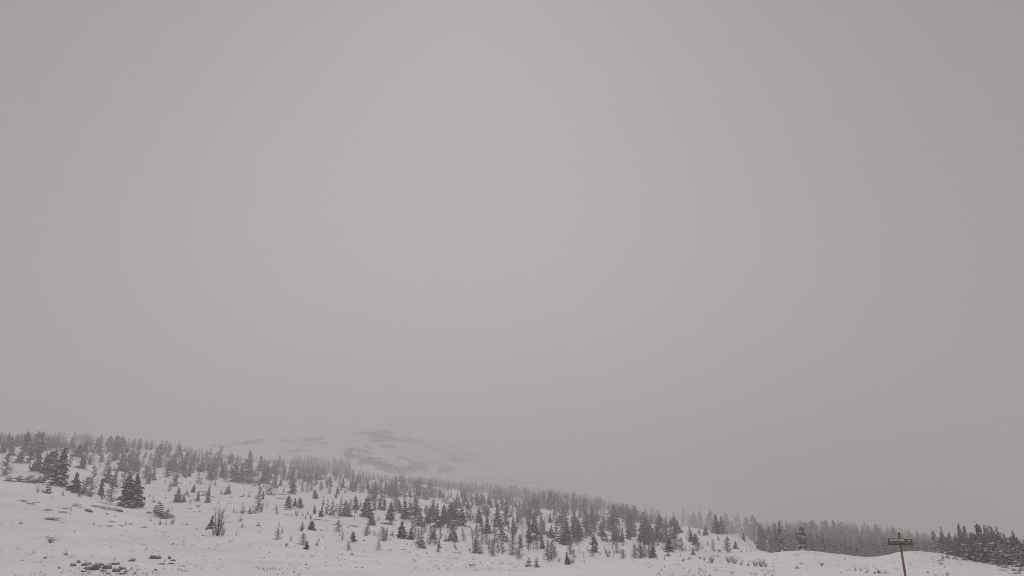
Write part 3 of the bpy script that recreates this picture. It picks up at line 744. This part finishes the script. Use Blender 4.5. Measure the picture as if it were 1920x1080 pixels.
region(960, 934, '''
Q 240 945 800 110 @twinbush;Q 335 935 795 100;Q 345 960 900 110;Q 200 950 890 90;L 505 875 570 150 @trunklarch;L 590 815 640;L 545 855 560;F 760 915 735 80;Q 790 915 830 150;B 840 900 120 90;S 1000 893 850;S 970 880 840;S 905 955 920;B 650 880 90 70
L 130 705 540;L 230 740 420 110;L 350 725 510 110;F 420 705 490 80;F 240 620 290 120;F 430 495 225 130;F 300 475 245 130;L 220 430 150;L 310 435 180;S 75 345 225;L 145 365 250;F 540 550 365 110;L 570 335 160;F 530 335 230;L 620 365 200
S 615 485 435;L 680 500 390;F 500 540 440;F 765 648 235 110 @spire;L 820 785 480 110;L 700 645 560;F 855 505 305;F 920 525 255 110;L 930 615 400;S 915 833 790;L 930 765 660;L 1000 415 170;F 860 335 190;F 945 265 150
L 1110 505 200 130;F 1145 750 480 130 @darkfront;L 1110 815 680 90;F 1080 642 590;S 1045 715 655;S 1220 792 735;F 1240 525 325 125;F 1300 582 488;B 1330 815 150 150;T 1280 722 640;L 1275 415 250;L 1345 445 190;F 1410 595 430;F 1465 598 335 110;F 1530 605 400
F 1415 355 65;F 1510 275 80;F 1550 275 55;F 1600 305 70;L 1640 305 130;F 1690 315 88;F 1720 325 92 110 @crestpair;F 1610 555 378 95;F 1680 535 325 105;L 1780 835 480 140 @endlarch;L 1700 835 620 120;L 1450 765 620 130;L 1540 835 700 100;F 1535 655 585
L 1830 455 180;F 1855 645 500 100;F 1770 605 480;L 1900 480 300;L 1060 320 200;L 1180 320 170;F 1180 310 190;L 1240 300 160;S 1240 570 550;S 1030 780 755;L 990 820 720;L 440 850 740;T 1410 830 720;T 300 720 600;L 860 830 700;F 890 640 540
F 60 120 60;L 100 640 500;L 180 300 180;L 480 320 210;F 660 330 240;L 740 300 200;F 1100 270 180;L 1900 830 650;L 1840 820 640;F 1340 340 240;L 1500 460 330
''')
region(960, 860, '''
F 440 685 440 90;F 500 705 430 100;F 540 695 425 100 @ridgeclump;F 580 695 460 90;F 640 725 445 90;F 680 745 490;F 720 765 590;L 760 705 470;L 835 705 450;F 895 685 540;F 985 685 515;F 1030 725 525;L 1180 705 545;L 1220 725 560;L 210 655 395;F 300 695 470;F 370 665 480;F 105 645 545;F 40 665 560;L 160 655 480;L 260 640 450;L 420 680 480;L 600 680 460;L 1300 720 600;L 1780 780 710;L 1850 800 730
''')
region(1200, 934, '''
L 75 405 180;F 280 425 210;F 210 335 245;L 375 375 225;F 480 365 165;L 595 395 118 90 @crestlarch;L 680 375 215;F 430 405 260;F 540 485 285 110;F 505 440 320;F 770 395 150 100;F 820 395 145 90;F 850 395 185;F 735 405 190;S 918 335 255;F 1005 430 138 130 @knollfir;F 970 405 195;F 1060 485 205 130;F 1090 495 300;F 1150 495 232;F 1185 485 270;F 1240 495 175 140 @knollend;F 1210 485 250;F 1270 475 300
L 1380 465 200;L 1330 455 255;F 1480 515 245 130;F 1570 575 215 140 @darkwall;F 1530 525 255;F 1620 605 260 110;F 1660 625 320;F 1700 625 400;F 820 500 410;F 905 515 370 95;L 710 605 380 110;F 700 605 450;F 760 645 480 90;L 800 745 480;F 1085 585 488;F 1435 585 475 @moundfir;F 1325 705 588 70;F 940 655 578;S 1370 603 562;S 1310 555 525
L 1215 750 525 140 @conebrown;L 1030 755 555 80 @columnlarch;L 580 740 535;L 550 725 640;T 630 740 640;L 690 745 640;F 735 785 675 60;F 400 745 525 120 @whitefir;L 360 605 430;F 170 585 395 110;F 90 645 490;F 230 590 340;F 300 605 430;F 470 555 395;F 250 655 580;L 30 835 640 90;L 140 835 620 90;F 180 825 650;L 245 855 760;F 340 855 785;S 380 800 730 90;S 565 815 755;Q 680 845 805 70;B 600 875 110 50;S 910 750 702;S 910 804 775;S 870 700 640;S 840 645 620
F 1405 750 695;F 1480 745 692;L 1540 745 640 80;L 1590 745 680;F 1680 725 648;F 1740 715 605;B 830 845 110 50;B 990 890 140 110 @smallshrub;B 1230 895 160 110;B 1310 905 160 110 @longshrub;B 1400 930 90 60;B 1600 945 140 90;B 1680 952 200 125 @bigshrub;B 1740 950 110 80;S 1430 878 828;S 1525 878 838;M 1165 1005 60 16;R 1290 1030 40 20;R 265 1045 20 20;G 380 1042 60 20;G 440 1042 30 20;R 225 1060 24 10;R 810 1042 24 10;M 1850 948 80 18;S 1500 935 860;B 890 870 70 60;M 960 888 140 16
Q 1080 810 775 60;Q 1100 745 695 80;S 650 470 440;S 480 750 720;Q 400 800 750 70;L 320 500 370;L 60 560 420;F 130 480 340;L 240 420 270;L 180 700 560;L 650 580 470;L 1120 480 300;L 1420 560 400
''')
region(1440, 934, '''
D 190 700 298 110 d=185 @edgefir;L 110 700 340 110 d=190;D 470 700 378 160 d=150 @snowfir;L 50 700 380 100 d=200;F 430 690 440 90 d=165;F 350 690 290 80 d=300;L 540 690 460 d=190;L 610 720 440 90 d=185;F 780 740 440 90 d=200;L 700 720 470 d=210;F 1140 790 590 80 d=190;L 860 760 560 d=200;F 970 780 590 70 d=190;L 920 770 600 d=190;F 1210 800 660 d=180;L 1060 780 620 d=185;F 260 700 400 d=220;L 300 700 470 d=210;F 1560 820 600 d=230;L 1400 830 620 d=240;L 1300 820 680 d=200;F 20 690 420 d=240
F 600 500 290 d=480;F 640 500 290 d=490;F 920 500 285 d=500;F 820 500 285 d=510;F 770 500 290 d=520;T 1105 480 290 d=470;T 1358 500 305 d=470;F 1520 520 335 d=500;F 1755 560 390 d=500;F 540 500 320 d=480;F 480 500 315 d=470;F 1030 500 310 d=490
B 455 918 60 40;B 490 918 30 24;B 745 938 100 60 @fantuft;Q 400 975 950 90;M 955 930 70 20;M 1190 965 50 16;B 1215 1010 60 60;B 1280 1010 40 40;R 1360 1028 70 24 @sticks;S 1390 1015 968;R 1480 1040 40 24;Q 1540 1042 1000 110;S 1625 1050 985 60;R 1015 1030 24 12;R 1100 1005 18 12;R 550 1003 24 10;R 1065 848 30 14;M 1665 875 60 12;R 1750 888 24 14;S 1735 828 795;M 1330 962 60 8;M 1480 970 60 12;M 400 788 110 20;M 680 778 100 20;M 230 900 40 10
''')
region(1660, 934, '''
F 680 730 435 90 d=135;F 730 730 435 90 d=140 @gapfir;F 790 740 450 80 d=140;L 815 740 380 70 d=138;F 880 780 465 80 d=130;F 925 780 450 90 d=130;F 1005 800 465 70 d=128;F 1055 800 325 110 d=128 @righttall;F 1085 800 322 90 d=131;F 1115 800 370 100 d=126;L 1190 810 360 120 d=130;H 1215 810 450 120 d=124;F 1270 820 455 120 d=124;D 1380 850 330 130 d=126 @rightspire;F 1465 850 340 110 d=128;F 1515 850 348 90 d=130;F 1560 850 345 90 d=129;L 1605 860 365 90 d=127;F 1640 860 358 100 d=126;F 1715 860 475 90 d=120;D 1860 900 430 110 d=118 @lastfir;F 1800 880 510 140 d=116;F 1900 900 520 120 d=122
H 880 820 620 160 d=118;L 870 850 680 120 d=112;H 960 850 570 170 d=117;H 1060 850 600 200 d=114;H 1150 860 580 200 d=112;H 1240 860 580 200 d=112;F 1330 860 560 170 d=114;H 1440 880 560 170 d=112;L 1520 900 640 150 d=106;H 1560 920 560 170 d=108;F 1560 920 700 120 d=101;H 1640 920 560 170 d=106;F 1700 930 620 170 d=103;L 1720 930 600 150 d=105;H 1790 950 640 170 d=102;L 1830 960 600 140 d=100;F 1880 960 620 170 d=99;H 1000 850 660 150 d=111;H 1180 870 690 150 d=108;H 1300 880 700 150 d=107
M 770 860 100 30;B 800 840 80 70;R 730 875 60 24;Q 960 845 800 110;Q 1100 860 800 120;Q 1240 880 820 130;Q 1340 890 830 130;Q 1570 945 880 140;Q 1660 970 900 140;Q 1780 1010 950 150;Q 1880 1010 930 130;Q 1850 1045 1000 110;Q 860 830 770 100
B 860 1080 60 60;R 590 1035 40 20 @specks;R 770 918 36 18;R 820 955 24 12;R 635 850 20 12;M 645 882 30 8;S 740 768 745;M 700 1050 120 20;M 950 1050 150 12;R 165 1000 24 16;M 20 875 50 10;R 130 888 24 10;M 300 893 60 10;M 1050 920 50 20;M 1640 1005 110 30;M 1560 985 120 16;M 1720 1045 90 20;R 1790 1050 60 24;M 1430 910 40 10
''')

for _k in range(64):                             # the bushy frosted skirt of the thicket on the right
    x = rng.uniform(1768, 1990); D = rng.uniform(102, 130); h = rng.uniform(1.4, 3.2) * (.7 if x < 1800 else 1)
    a, _ = pix_at(x, 1050); X, Y = D * math.sin(a), D * math.cos(a); Z = LAND.z(X, Y)
    if project(X, Y, Z)[1] > 1046 + (x - 1770) * .135: continue
    place_tree('dwarf_fir', rng.choice(FROSTSQUAT), X, Y, Z, h, h * rng.uniform(.7, 1.0), D, 30, None, 'frosted')

for _k in range(80):                             # young growth scattered over the open slope
    x = rng.uniform(230, 1240); y = rng.uniform(905, 1035) if x < 760 else rng.uniform(985, 1045)
    if fbm(np.array([x / 60.]), np.array([y / 22.]), 2)[0] < -.05 or y > 1000 + (x - 400) * .08: continue
    if rng.random() < .72: tree_from_pixels('S', x, y, y - rng.uniform(4, 11))
    else: low_from_pixels('B', x, y, rng.uniform(6, 14), rng.uniform(6, 13))

# ------------------------------------------------------------------ woods too far and dense to count
def far_template(seed, conifer):
    rg = random.Random(seed)
    if conifer:
        c, s = fir_tb(rg, levels=9, psnow=.18, full=.75, power=.8)
        n = [(c, M_NEEDLE), (s, M_TREESNOW)]
    else:
        n = [(larch_tb(rg, nbr=40, power=.6, twigs=4), M_TWIG)]
    t = trunk_tb(); n.append((t, M_BARK))
    return n
FT = [far_template(k, True) for k in range(5)]
LT = [far_template(k + 20, False) for k in range(4)]
def wood(name, spots, mats=(M_NEEDLE, M_TREESNOW, M_TWIG, M_BARK)):
    V, Fs, I, off = [], [], [], 0
    for (X, Y, Z, h, w, con) in spots:
        a = rng.uniform(0, 6.28); ca, sa = math.cos(a), math.sin(a)
        for tb, m in rng.choice(FT if con else LT):
            if not tb.f: continue
            v = np.array(tb.v)
            V.append(np.stack([X + w * (ca * v[:, 0] - sa * v[:, 1]), Y + w * (sa * v[:, 0] + ca * v[:, 1]), Z + h * v[:, 2]], 1))
            Fs.append(np.array(tb.f) + off); off += len(v); I += [mats.index(m)] * len(tb.f)
    me = mesh_np(name, np.concatenate(V), np.concatenate(Fs), mats, I)
    o = bpy.data.objects.new(name, me); COL.objects.link(o); o['kind'] = 'stuff'
    return o
def scatter(land, n, x0, x1, d0, d1, h0, h1, conif=.6, yref=900, keep=None):
    out = []
    while len(out) < n:
        x = rng.uniform(x0, x1); D = rng.uniform(d0 ** .5, d1 ** .5) ** 2
        if keep and not keep(x, D): continue
        a, _ = pix_at(x, yref); X, Y = D * math.sin(a), D * math.cos(a)
        h = rng.uniform(h0, h1); con = rng.random() < conif
        out.append((X, Y, land.z(X, Y) - .1, h, h * rng.uniform(.45, .75), con))
    return out
def on_pixels(land, n, blobs, h0, h1, conif=.8, dmax=2300):
    out = []; k = 0
    while len(out) < n and k < n * 6:
        k += 1
        x, y, a, b = rng.choice(blobs)
        q = rng.uniform(0, 6.28); r = rng.random() ** .5
        X, Y, Z, D, ok = land.hit(x + a * r * math.cos(q), y + b * r * math.sin(q), 2300, 705)
        if not ok: continue
        h = rng.uniform(h0, h1); out.append((X, Y, Z - .1, h, h * rng.uniform(.35, .5), rng.random() < conif))
    return out
w = wood('distant_forest', scatter(LAND, 1300, 1425, 1800, 240, 590, 5.5, 8.5, .6, 1020) + scatter(LAND, 520, 1800, 2500, 230, 590, 5.0, 8.0, .6, 1020))
w['label'] = 'grey hazy forest filling the slope behind the snowbank and signpost'; w['category'] = 'forest'
w = wood('ridge_wood', scatter(LAND, 620, 690, 1235, 690, 900, 6.0, 10.0, .65, 925))
w['label'] = 'pale grey wood along the far ridge under the mountain'; w['category'] = 'wood'
w = wood('hilltop_wood', scatter(LAND, 34, 70, 126, 740, 860, 5, 7, .8, 820) + scatter(LAND, 34, 138, 195, 760, 860, 5, 7.5, .8, 820) + scatter(LAND, 60, 270, 440, 760, 860, 5, 8, .8, 838) + scatter(LAND, 60, -60, 70, 700, 840, 5, 8, .7, 820))
w['label'] = 'faint line of trees on the far hilltop behind the larches'; w['category'] = 'wood'
w = wood('mountain_wood', on_pixels(MOUNT, 190, [(600,880,52,10),(570,876,26,10),(630,885,30,9)], 7, 11)
         + on_pixels(MOUNT, 620, [(652,848,9,7),(672,856,12,6),(690,864,14,6),(708,871,14,5),(728,878,16,5),(748,884,18,6),(785,878,24,9),(770,884,22,7),(835,884,16,6),(950,903,50,5),(455,833,24,2.5),(715,826,24,2.5),(860,866,20,2)], 2.5, 5.0, .9, 1e9))
w['label'] = 'very pale dark-green woods low on the snowy mountain'; w['category'] = 'wood'
clump = lambda x, D: fbm(np.array([x / 34.]), np.array([D / 24.]), 3)[0] > .02
extra = []
for _k in range(140):                             # more larches in the loose stand of the centre
    X, Y, Z, h, wd, con = scatter(LAND, 1, 690, 1265, 165, 380, 2.8, 6.6, .42, 980, clump)[0]
    D = math.hypot(X, Y); p0 = project(X, Y, Z); p1 = project(X, Y, Z + h)
    if p0[1] > 1046: continue                    # the flat in front stays open
    if con: extra.append((X, Y, Z, h * .9, h * rng.uniform(.42, .75), True))
    else: place_tree('larch_tree', rng.choice(LARCHES), X, Y, Z, h, h * rng.uniform(.45, .75), D, p0[1] - p1[1], None, 'bare brown' if D < 330 else 'hazy bare')
# past the 300 largest of a kind the rest join the thicket
for kd, con in (('fir_tree', True), ('larch_tree', False)):
    lst = sorted([e for e in THINGS if e['kind'] == kd and not e['key']], key=lambda e: -e['h'])
    room = 300 - sum(1 for e in THINGS if e['kind'] == kd and e['key'])
    for e in lst[room:]:
        extra.append((*e['at'], con))
        for c in list(e['o'].children): bpy.data.objects.remove(c)
        bpy.data.objects.remove(e['o']); THINGS.remove(e)
w = wood('hillside_thicket', extra + scatter(LAND, 90, 1950, 2250, 105, 170, 2.5, 5.0, .8, 1050) + scatter(LAND, 260, -500, -40, 200, 520, 2.5, 7.0, .6, 880, clump) + scatter(LAND, 430, -60, 1240, 350, 530, 2.0, 5.8, .42, 900, clump) + scatter(LAND, 420, -80, 760, 320, 530, 2.0, 5.8, .4, 860, clump) + scatter(LAND, 70, -60, 520, 250, 340, 3.0, 6.5, .4, 880, clump) + scatter(LAND, 160, 700, 1240, 390, 540, 2.5, 6.5, .5, 940, clump) + scatter(LAND, 190, 600, 1265, 180, 400, 1.0, 4.0, .6, 950))
w['label'] = 'small trees thickening the upper hillside between the larger ones'; w['category'] = 'thicket'

# dry stalks showing through the thin snow
st_tb = TB()
for _ in range(2600):
    x = rng.uniform(-30, 1950); y = 1085 - 90 * rng.random() ** 1.3
    if fbm(np.array([x / 90.]), np.array([y / 14.]), 3)[0] < .12: continue
    X, Y, Z, D, ok = LAND.hit(x, y, 300, 40)
    if not ok: continue
    for _k in range(rng.randint(2, 5)):
        a = rng.uniform(0, 6.28); h = rng.uniform(.05, .22); r = rng.uniform(.0, .15)
        q = (X + r * math.cos(a), Y + r * math.sin(a), Z - .02)
        st_tb.tri((q[0] - .014, q[1], q[2]), (q[0] + .014, q[1], q[2]), (q[0] + rng.uniform(-.1, .1), q[1] + rng.uniform(-.1, .1), q[2] + h))
so = bpy.data.objects.new('dry_grass', tb_mesh('dry_grass', st_tb, M_GRASS)); COL.objects.link(so); so['kind'] = 'stuff'
so['label'] = 'sparse dry grass stalks poking through thin snow'; so['category'] = 'grass'

# ------------------------------------------------------------------ the wooden sign
SIGN_D = 42.0
a, t = pix_at(1697.5, 1080)
sx, sy = SIGN_D * math.sin(a), SIGN_D * math.cos(a)
gz = LAND.z(sx, sy) - 0.05
_, t_top = pix_at(1684.5, 998); ztop = t_top * SIGN_D
_, t_brd = pix_at(1687, 1016); zb = t_brd * SIGN_D
sign = bpy.data.objects.new('wooden_sign', None); sign.location = (sx, sy, gz); COL.objects.link(sign)
sign.rotation_euler = (0, 0, -a)                 # faces the photographer
sign['label'] = 'weathered brown wooden sign board nailed across a reddish post in the snow'; sign['category'] = 'sign'
H = ztop - gz; hb = zb - gz
tb = TB(); rgp = random.Random(3)
tb.tube([(0, 0, -.4), (0.004, 0, H * .3), (-.004, 0, H * .65), (0, 0, H - .01), (0, 0, H)], [.053, .051, .050, .048, .040], 12)
link(bpy.data.objects.new('post', tb_mesh('post', tb, M_SIGNPOST, True)), sign)
tb = TB()
tb.fan((0, 0, H + .075), [(.053 * math.cos(k), .053 * math.sin(k), H + .035) for k in np.linspace(0, 6.283, 11)[:-1]])
for k in range(10):
    a0, a1 = k * .6283, (k + 1) * .6283
    p = [(.053 * math.cos(a0), .053 * math.sin(a0), H + .035), (.053 * math.cos(a1), .053 * math.sin(a1), H + .035), (.050 * math.cos(a1), .050 * math.sin(a1), H - .008), (.050 * math.cos(a0), .050 * math.sin(a0), H - .008)]
    tb.tri(p[0], p[3], p[2]); tb.tri(p[0], p[2], p[1])
link(bpy.data.objects.new('snow_cap', tb_mesh('snow_cap', tb, M_TREESNOW, True)), sign)
board = bpy.data.objects.new('board', None)
tilt = Matrix.Rotation(math.radians(2.6), 4, 'Y')
BW, BH = .98, .285
tb = TB()
for k, (zc, hh) in enumerate(((.062, .118), (-.062, .122))):
    tb.box((0, -.085, zc), (BW - .01, .036, hh))
me = tb_mesh('board', tb, M_BOARD)
board = bpy.data.objects.new('board', me); link(board, sign); board.matrix_basis = Matrix.Translation((0, 0, hb)) @ tilt
tb = TB()
tb.box((0, -.093, BH / 2 - .012), (BW + .03, .066, .026)); tb.box((0, -.093, -BH / 2 + .012), (BW + .03, .064, .024))
tb.box((-BW / 2, -.094, 0), (.028, .062, BH - .05)); tb.box((BW / 2, -.094, 0), (.028, .062, BH - .05))
link(bpy.data.objects.new('frame', tb_mesh('frame', tb, M_FRAME)), board)
tb = TB(); rs = random.Random(8)                 # worn pale lettering and snow caught in it, too blurred to read
x = -BW / 2 + .05
while x < .12:
    wl_ = rs.uniform(.035, .06)
    if not (-.13 < x < -.08): tb.box((x + wl_ / 2, -.1055, .075 + rs.uniform(-.006, .006)), (wl_ * .93, .005, rs.uniform(.055, .075)))
    x += wl_
tb.box((BW / 2 - .10, -.1055, .068), (.075, .006, .06))
link(bpy.data.objects.new('worn_lettering', tb_mesh('worn_lettering', tb, M_LETTER)), board)
tb = TB(); n = 24
for k in range(n):
    x0, x1 = -BW / 2 - .01 + (BW + .02) * k / n, -BW / 2 - .01 + (BW + .02) * (k + 1) / n
    h0, h1 = .022 + .012 * math.sin(k * 1.7) + rs.uniform(0, .008), .022 + .012 * math.sin((k + 1) * 1.7) + rs.uniform(0, .008)
    if abs((x0 + x1) / 2) < .05: continue
    zt = BH / 2 + .001
    tb.box(((x0 + x1) / 2, -.093, zt + (h0 + h1) / 4), (x1 - x0, .055, (h0 + h1) / 2))
link(bpy.data.objects.new('snow_strip', tb_mesh('snow_strip', tb, M_TREESNOW)), board)
tb = TB()
for zc in (.07, -.07):
    tb.tube([(0, -.10, zc), (0, -.112, zc)], [.014, .014], 8)
link(bpy.data.objects.new('bolt', tb_mesh('bolt', tb, M_FRAME)), board)
px, py, dep = project(sx, sy, gz)
ANCHOR['sign'] = dict(o=sign, kind='wooden_sign', x=1687, y=1050, t=998, h=52, w=46, D=SIGN_D, key='sign')

# ------------------------------------------------------------------ labels
PHRASE = {
 'sign': 'the wooden signpost', 'edgelarch': 'the wide brown larch at the left edge', 'darktall': 'the tall dark fir by the snow-laden bushes', 'snowyfir': 'the snow-loaded fir before the leaning larches',
 'darkpair': 'the big dark fir pair on the left slope', 'palefir': 'the pale fir alone on the upper left snow', 'tallpale': 'the tallest pale fir of the upper left stand', 'lonelarch': 'the tall fan-shaped larch on open snow',
 'slopefir': 'the snowy fir left of the thin spire fir', 'spirefir': 'the thin spire fir on the left slope', 'lowbush': 'the low bush below the dark firs', 'pile': 'the rock pile', 'rockpair': 'the two touching rocks',
 'lonebush': 'the lone twiggy bush on the left snow', 'snowbush': 'the lumpy snow bush by the dark firs', 'slimlarch': 'the slim larch with firs at its foot', 'openfir': 'the snowy fir on the central left snow',
 'bushlarch': 'the bushy larch on the central left snow', 'lonespire': 'the lone dark spire below the hazy ridge', 'broadfir': 'the broad fir at the centre left treeline', 'triofir': 'the fir with two smaller firs beside it',
 'symfir': 'the evenly cone-shaped fir in the central clearing', 'tallfir': 'the tall fir in the central stand', 'frontfir': 'the fir standing alone in front of the central stand', 'frontlarch': 'the tallest larch at the central front edge',
 'twinbush': 'the twin snow-heaped bush on the flat', 'spire': 'the tallest narrow fir right of centre', 'darkfront': 'the dark fir at the right front edge', 'crestpair': 'the pointed fir pair on the right crest',
 'endlarch': 'the big larch at the right front edge', 'knollfir': 'the tallest fir on the knoll', 'knollend': 'the pointed fir at the end of the knoll', 'whitefir': 'the white-laden fir at the foot of the knoll',
 'conebrown': 'the brown cone-shaped larch below the knoll', 'bigshrub': 'the biggest reddish shrub below the knoll', 'smallshrub': 'the small reddish shrub below the knoll', 'fantuft': 'the small twig fan on the right snowbank', 'edgefir': 'the dark fir behind the snowbank', 'snowfir': 'the white-streaked fir behind the snowbank',
 'righttall': 'the tallest fir in the right-hand thicket', 'rightspire': 'the dark spire in the right-hand thicket', 'lastfir': 'the dark fir top at the right edge', 'roundlarch': 'the round larch by the bare patch',
 'ridgeclump': 'the dense fir clump on the ridge', 'crestlarch': 'the bare larch standing up on the right crest', 'darkwall': 'the wall of firs at the end of the knoll', 'hillfir': 'the pointed fir at mid hill', 'trunklarch': 'the larch with a clear trunk on the flat',
 'grassrow': 'the row of dry grass on the flat', 'heather': 'the largest heath patch on the left snow', 'treeline': 'the tall snowy fir at the left of the central stand', 'openlarch': 'the thin larch out on the central snow', 'snag': 'the thin dead stem below the ridge',
}
NOUN = {'fir_tree': 'fir', 'larch_tree': 'larch', 'fir_sapling': 'fir sapling', 'shrub': 'leafless shrub', 'rock': 'rock', 'grass_tuft': 'dry grass tuft', 'heath_patch': 'low heath patch', 'dwarf_fir': 'dwarf fir bush', 'dead_snag': 'dead stem'}
OWN = {'fir_tree': 'snow-dusted fir tree', 'larch_tree': 'bare brown larch tree', 'fir_sapling': 'small fir sapling', 'shrub': 'leafless reddish shrub', 'rock': 'brown snow-topped rock', 'grass_tuft': 'dry grass tuft', 'heath_patch': 'dark heath patch', 'dwarf_fir': 'snow-laden dwarf fir', 'dead_snag': 'bare dead stem'}
ORD = ['nearest', 'second', 'third', 'fourth', 'fifth', 'sixth', 'seventh', 'eighth', 'ninth', 'tenth', 'eleventh', 'twelfth', 'thirteenth', 'fourteenth', 'fifteenth', 'sixteenth', 'seventeenth', 'eighteenth', 'nineteenth', 'twentieth']
best = {}
anchors = [(k, ANCHOR[k]) for k in PHRASE if k in ANCHOR]
for ak, A in anchors:
    ax, ay = A['x'], (A['y'] + A['t']) / 2 if A['kind'] in ('fir_tree', 'larch_tree') else A['y']
    ay = A['y']
    buckets = {}
    for i, e in enumerate(THINGS):
        if e is A: continue
        dx, dy = e['x'] - ax, e['y'] - ay
        dirn = ('right of' if dx > 0 else 'left of') if abs(dx) > abs(dy) * 1.2 else ('above' if dy < 0 else 'below')
        buckets.setdefault((e['kind'], dirn), []).append((math.hypot(dx, dy), i))
    for (kd, dirn), lst in buckets.items():
        lst.sort()
        for r, (dist, i) in enumerate(lst[:20]):
            cost = r + dist / 60.0
            if i not in best or cost < best[i][0]: best[i] = (cost, r, dirn, ak)
for i, e in enumerate(THINGS):
    size = 'tiny' if e['h'] < 9 else 'small' if e['h'] < 20 else 'mid-sized' if e['h'] < 36 else 'tall'
    if e.get('key') in PHRASE and ANCHOR.get(e['key']) is e:
        ph = PHRASE[e['key']]
        e['o']['label'] = ph[4:] if len(ph.split()) > 4 else ph[4:] + ', ' + OWN[e['kind']]
        if e['key'] == 'pile': e['o']['label'] = 'largest flat brown rock in the rock pile near the bottom'
        if e['key'] == 'rockpair': e['o']['label'] = 'darker left one of two touching brown rocks on the snow'
        continue
    if i not in best:
        e['o']['label'] = size + ' ' + OWN[e['kind']] + ' at the edge of the frosted thicket, ' + ['first', 'second', 'third', 'fourth', 'fifth'][i % 5]; continue
    _, r, dirn, ak = best[i]
    n = NOUN[e['kind']]
    look = e['look'] + ' ' if e['look'] else ''
    if e['kind'] in ('rock', 'grass_tuft', 'heath_patch', 'shrub', 'dwarf_fir', 'fir_sapling', 'dead_snag'): size = {'tiny': 'tiny', 'small': 'small'}.get(size, 'larger')
    lab = f'{size} {n}, {ORD[r]} {dirn} {PHRASE[ak]}' if e['kind'] not in ('fir_tree', 'larch_tree') else f'{size} {look}{n}, {ORD[r]} {dirn} {PHRASE[ak]}'
    if len(lab.replace('-', ' ').split()) > 16: lab = lab.split(' ', 2)[2] if lab.startswith('larger low') or lab.startswith('tiny low') or lab.startswith('small low') else lab.split(' ', 1)[1]
    if len(lab.replace('-', ' ').split()) > 16 and e['look']: lab = f'{size} {n}, {ORD[r]} {dirn} {PHRASE[ak]}'
    e['o']['label'] = lab

# ------------------------------------------------------------------ falling-snow haze
hz = bpy.data.materials.new('haze'); hz.use_nodes = True
hn = hz.node_tree.nodes; hn.clear()
ho = hn.new('ShaderNodeOutputMaterial'); hv = hn.new('ShaderNodeVolumePrincipled')
hv.inputs['Color'].default_value = (0.83, 0.815, 0.82, 1)
hv.inputs['Density'].default_value = HAZE_DENSITY
hv.inputs['Anisotropy'].default_value = 0.0
hz.node_tree.links.new(hv.outputs[0], ho.inputs['Volume'])
zmin = min(float(LAND.Z.min()), float(MOUNT.Z.min())) - 1.0
zmax = max(float(LAND.Z.max()), float(MOUNT.Z.max())) + 14.0
tb = TB(); tb.box((0, 0, (zmin + zmax) / 2), (4900, 4900, zmax - zmin))
bm = bmesh.new(); bmesh.ops.create_cube(bm, size=1)
bmesh.ops.scale(bm, vec=(4900, 4900, zmax - zmin), verts=bm.verts); bmesh.ops.translate(bm, vec=(0, 0, (zmin + zmax) / 2), verts=bm.verts)
hm = bpy.data.meshes.new('haze'); bm.to_mesh(hm); bm.free(); hm.materials.append(hz)
haze = bpy.data.objects.new('haze', hm); COL.objects.link(haze); haze['kind'] = 'stuff'
from collections import Counter
print('COUNTS', Counter(e['kind'] for e in THINGS), 'z', zmin, zmax, 'anchors missing', [k for k in PHRASE if k not in ANCHOR])
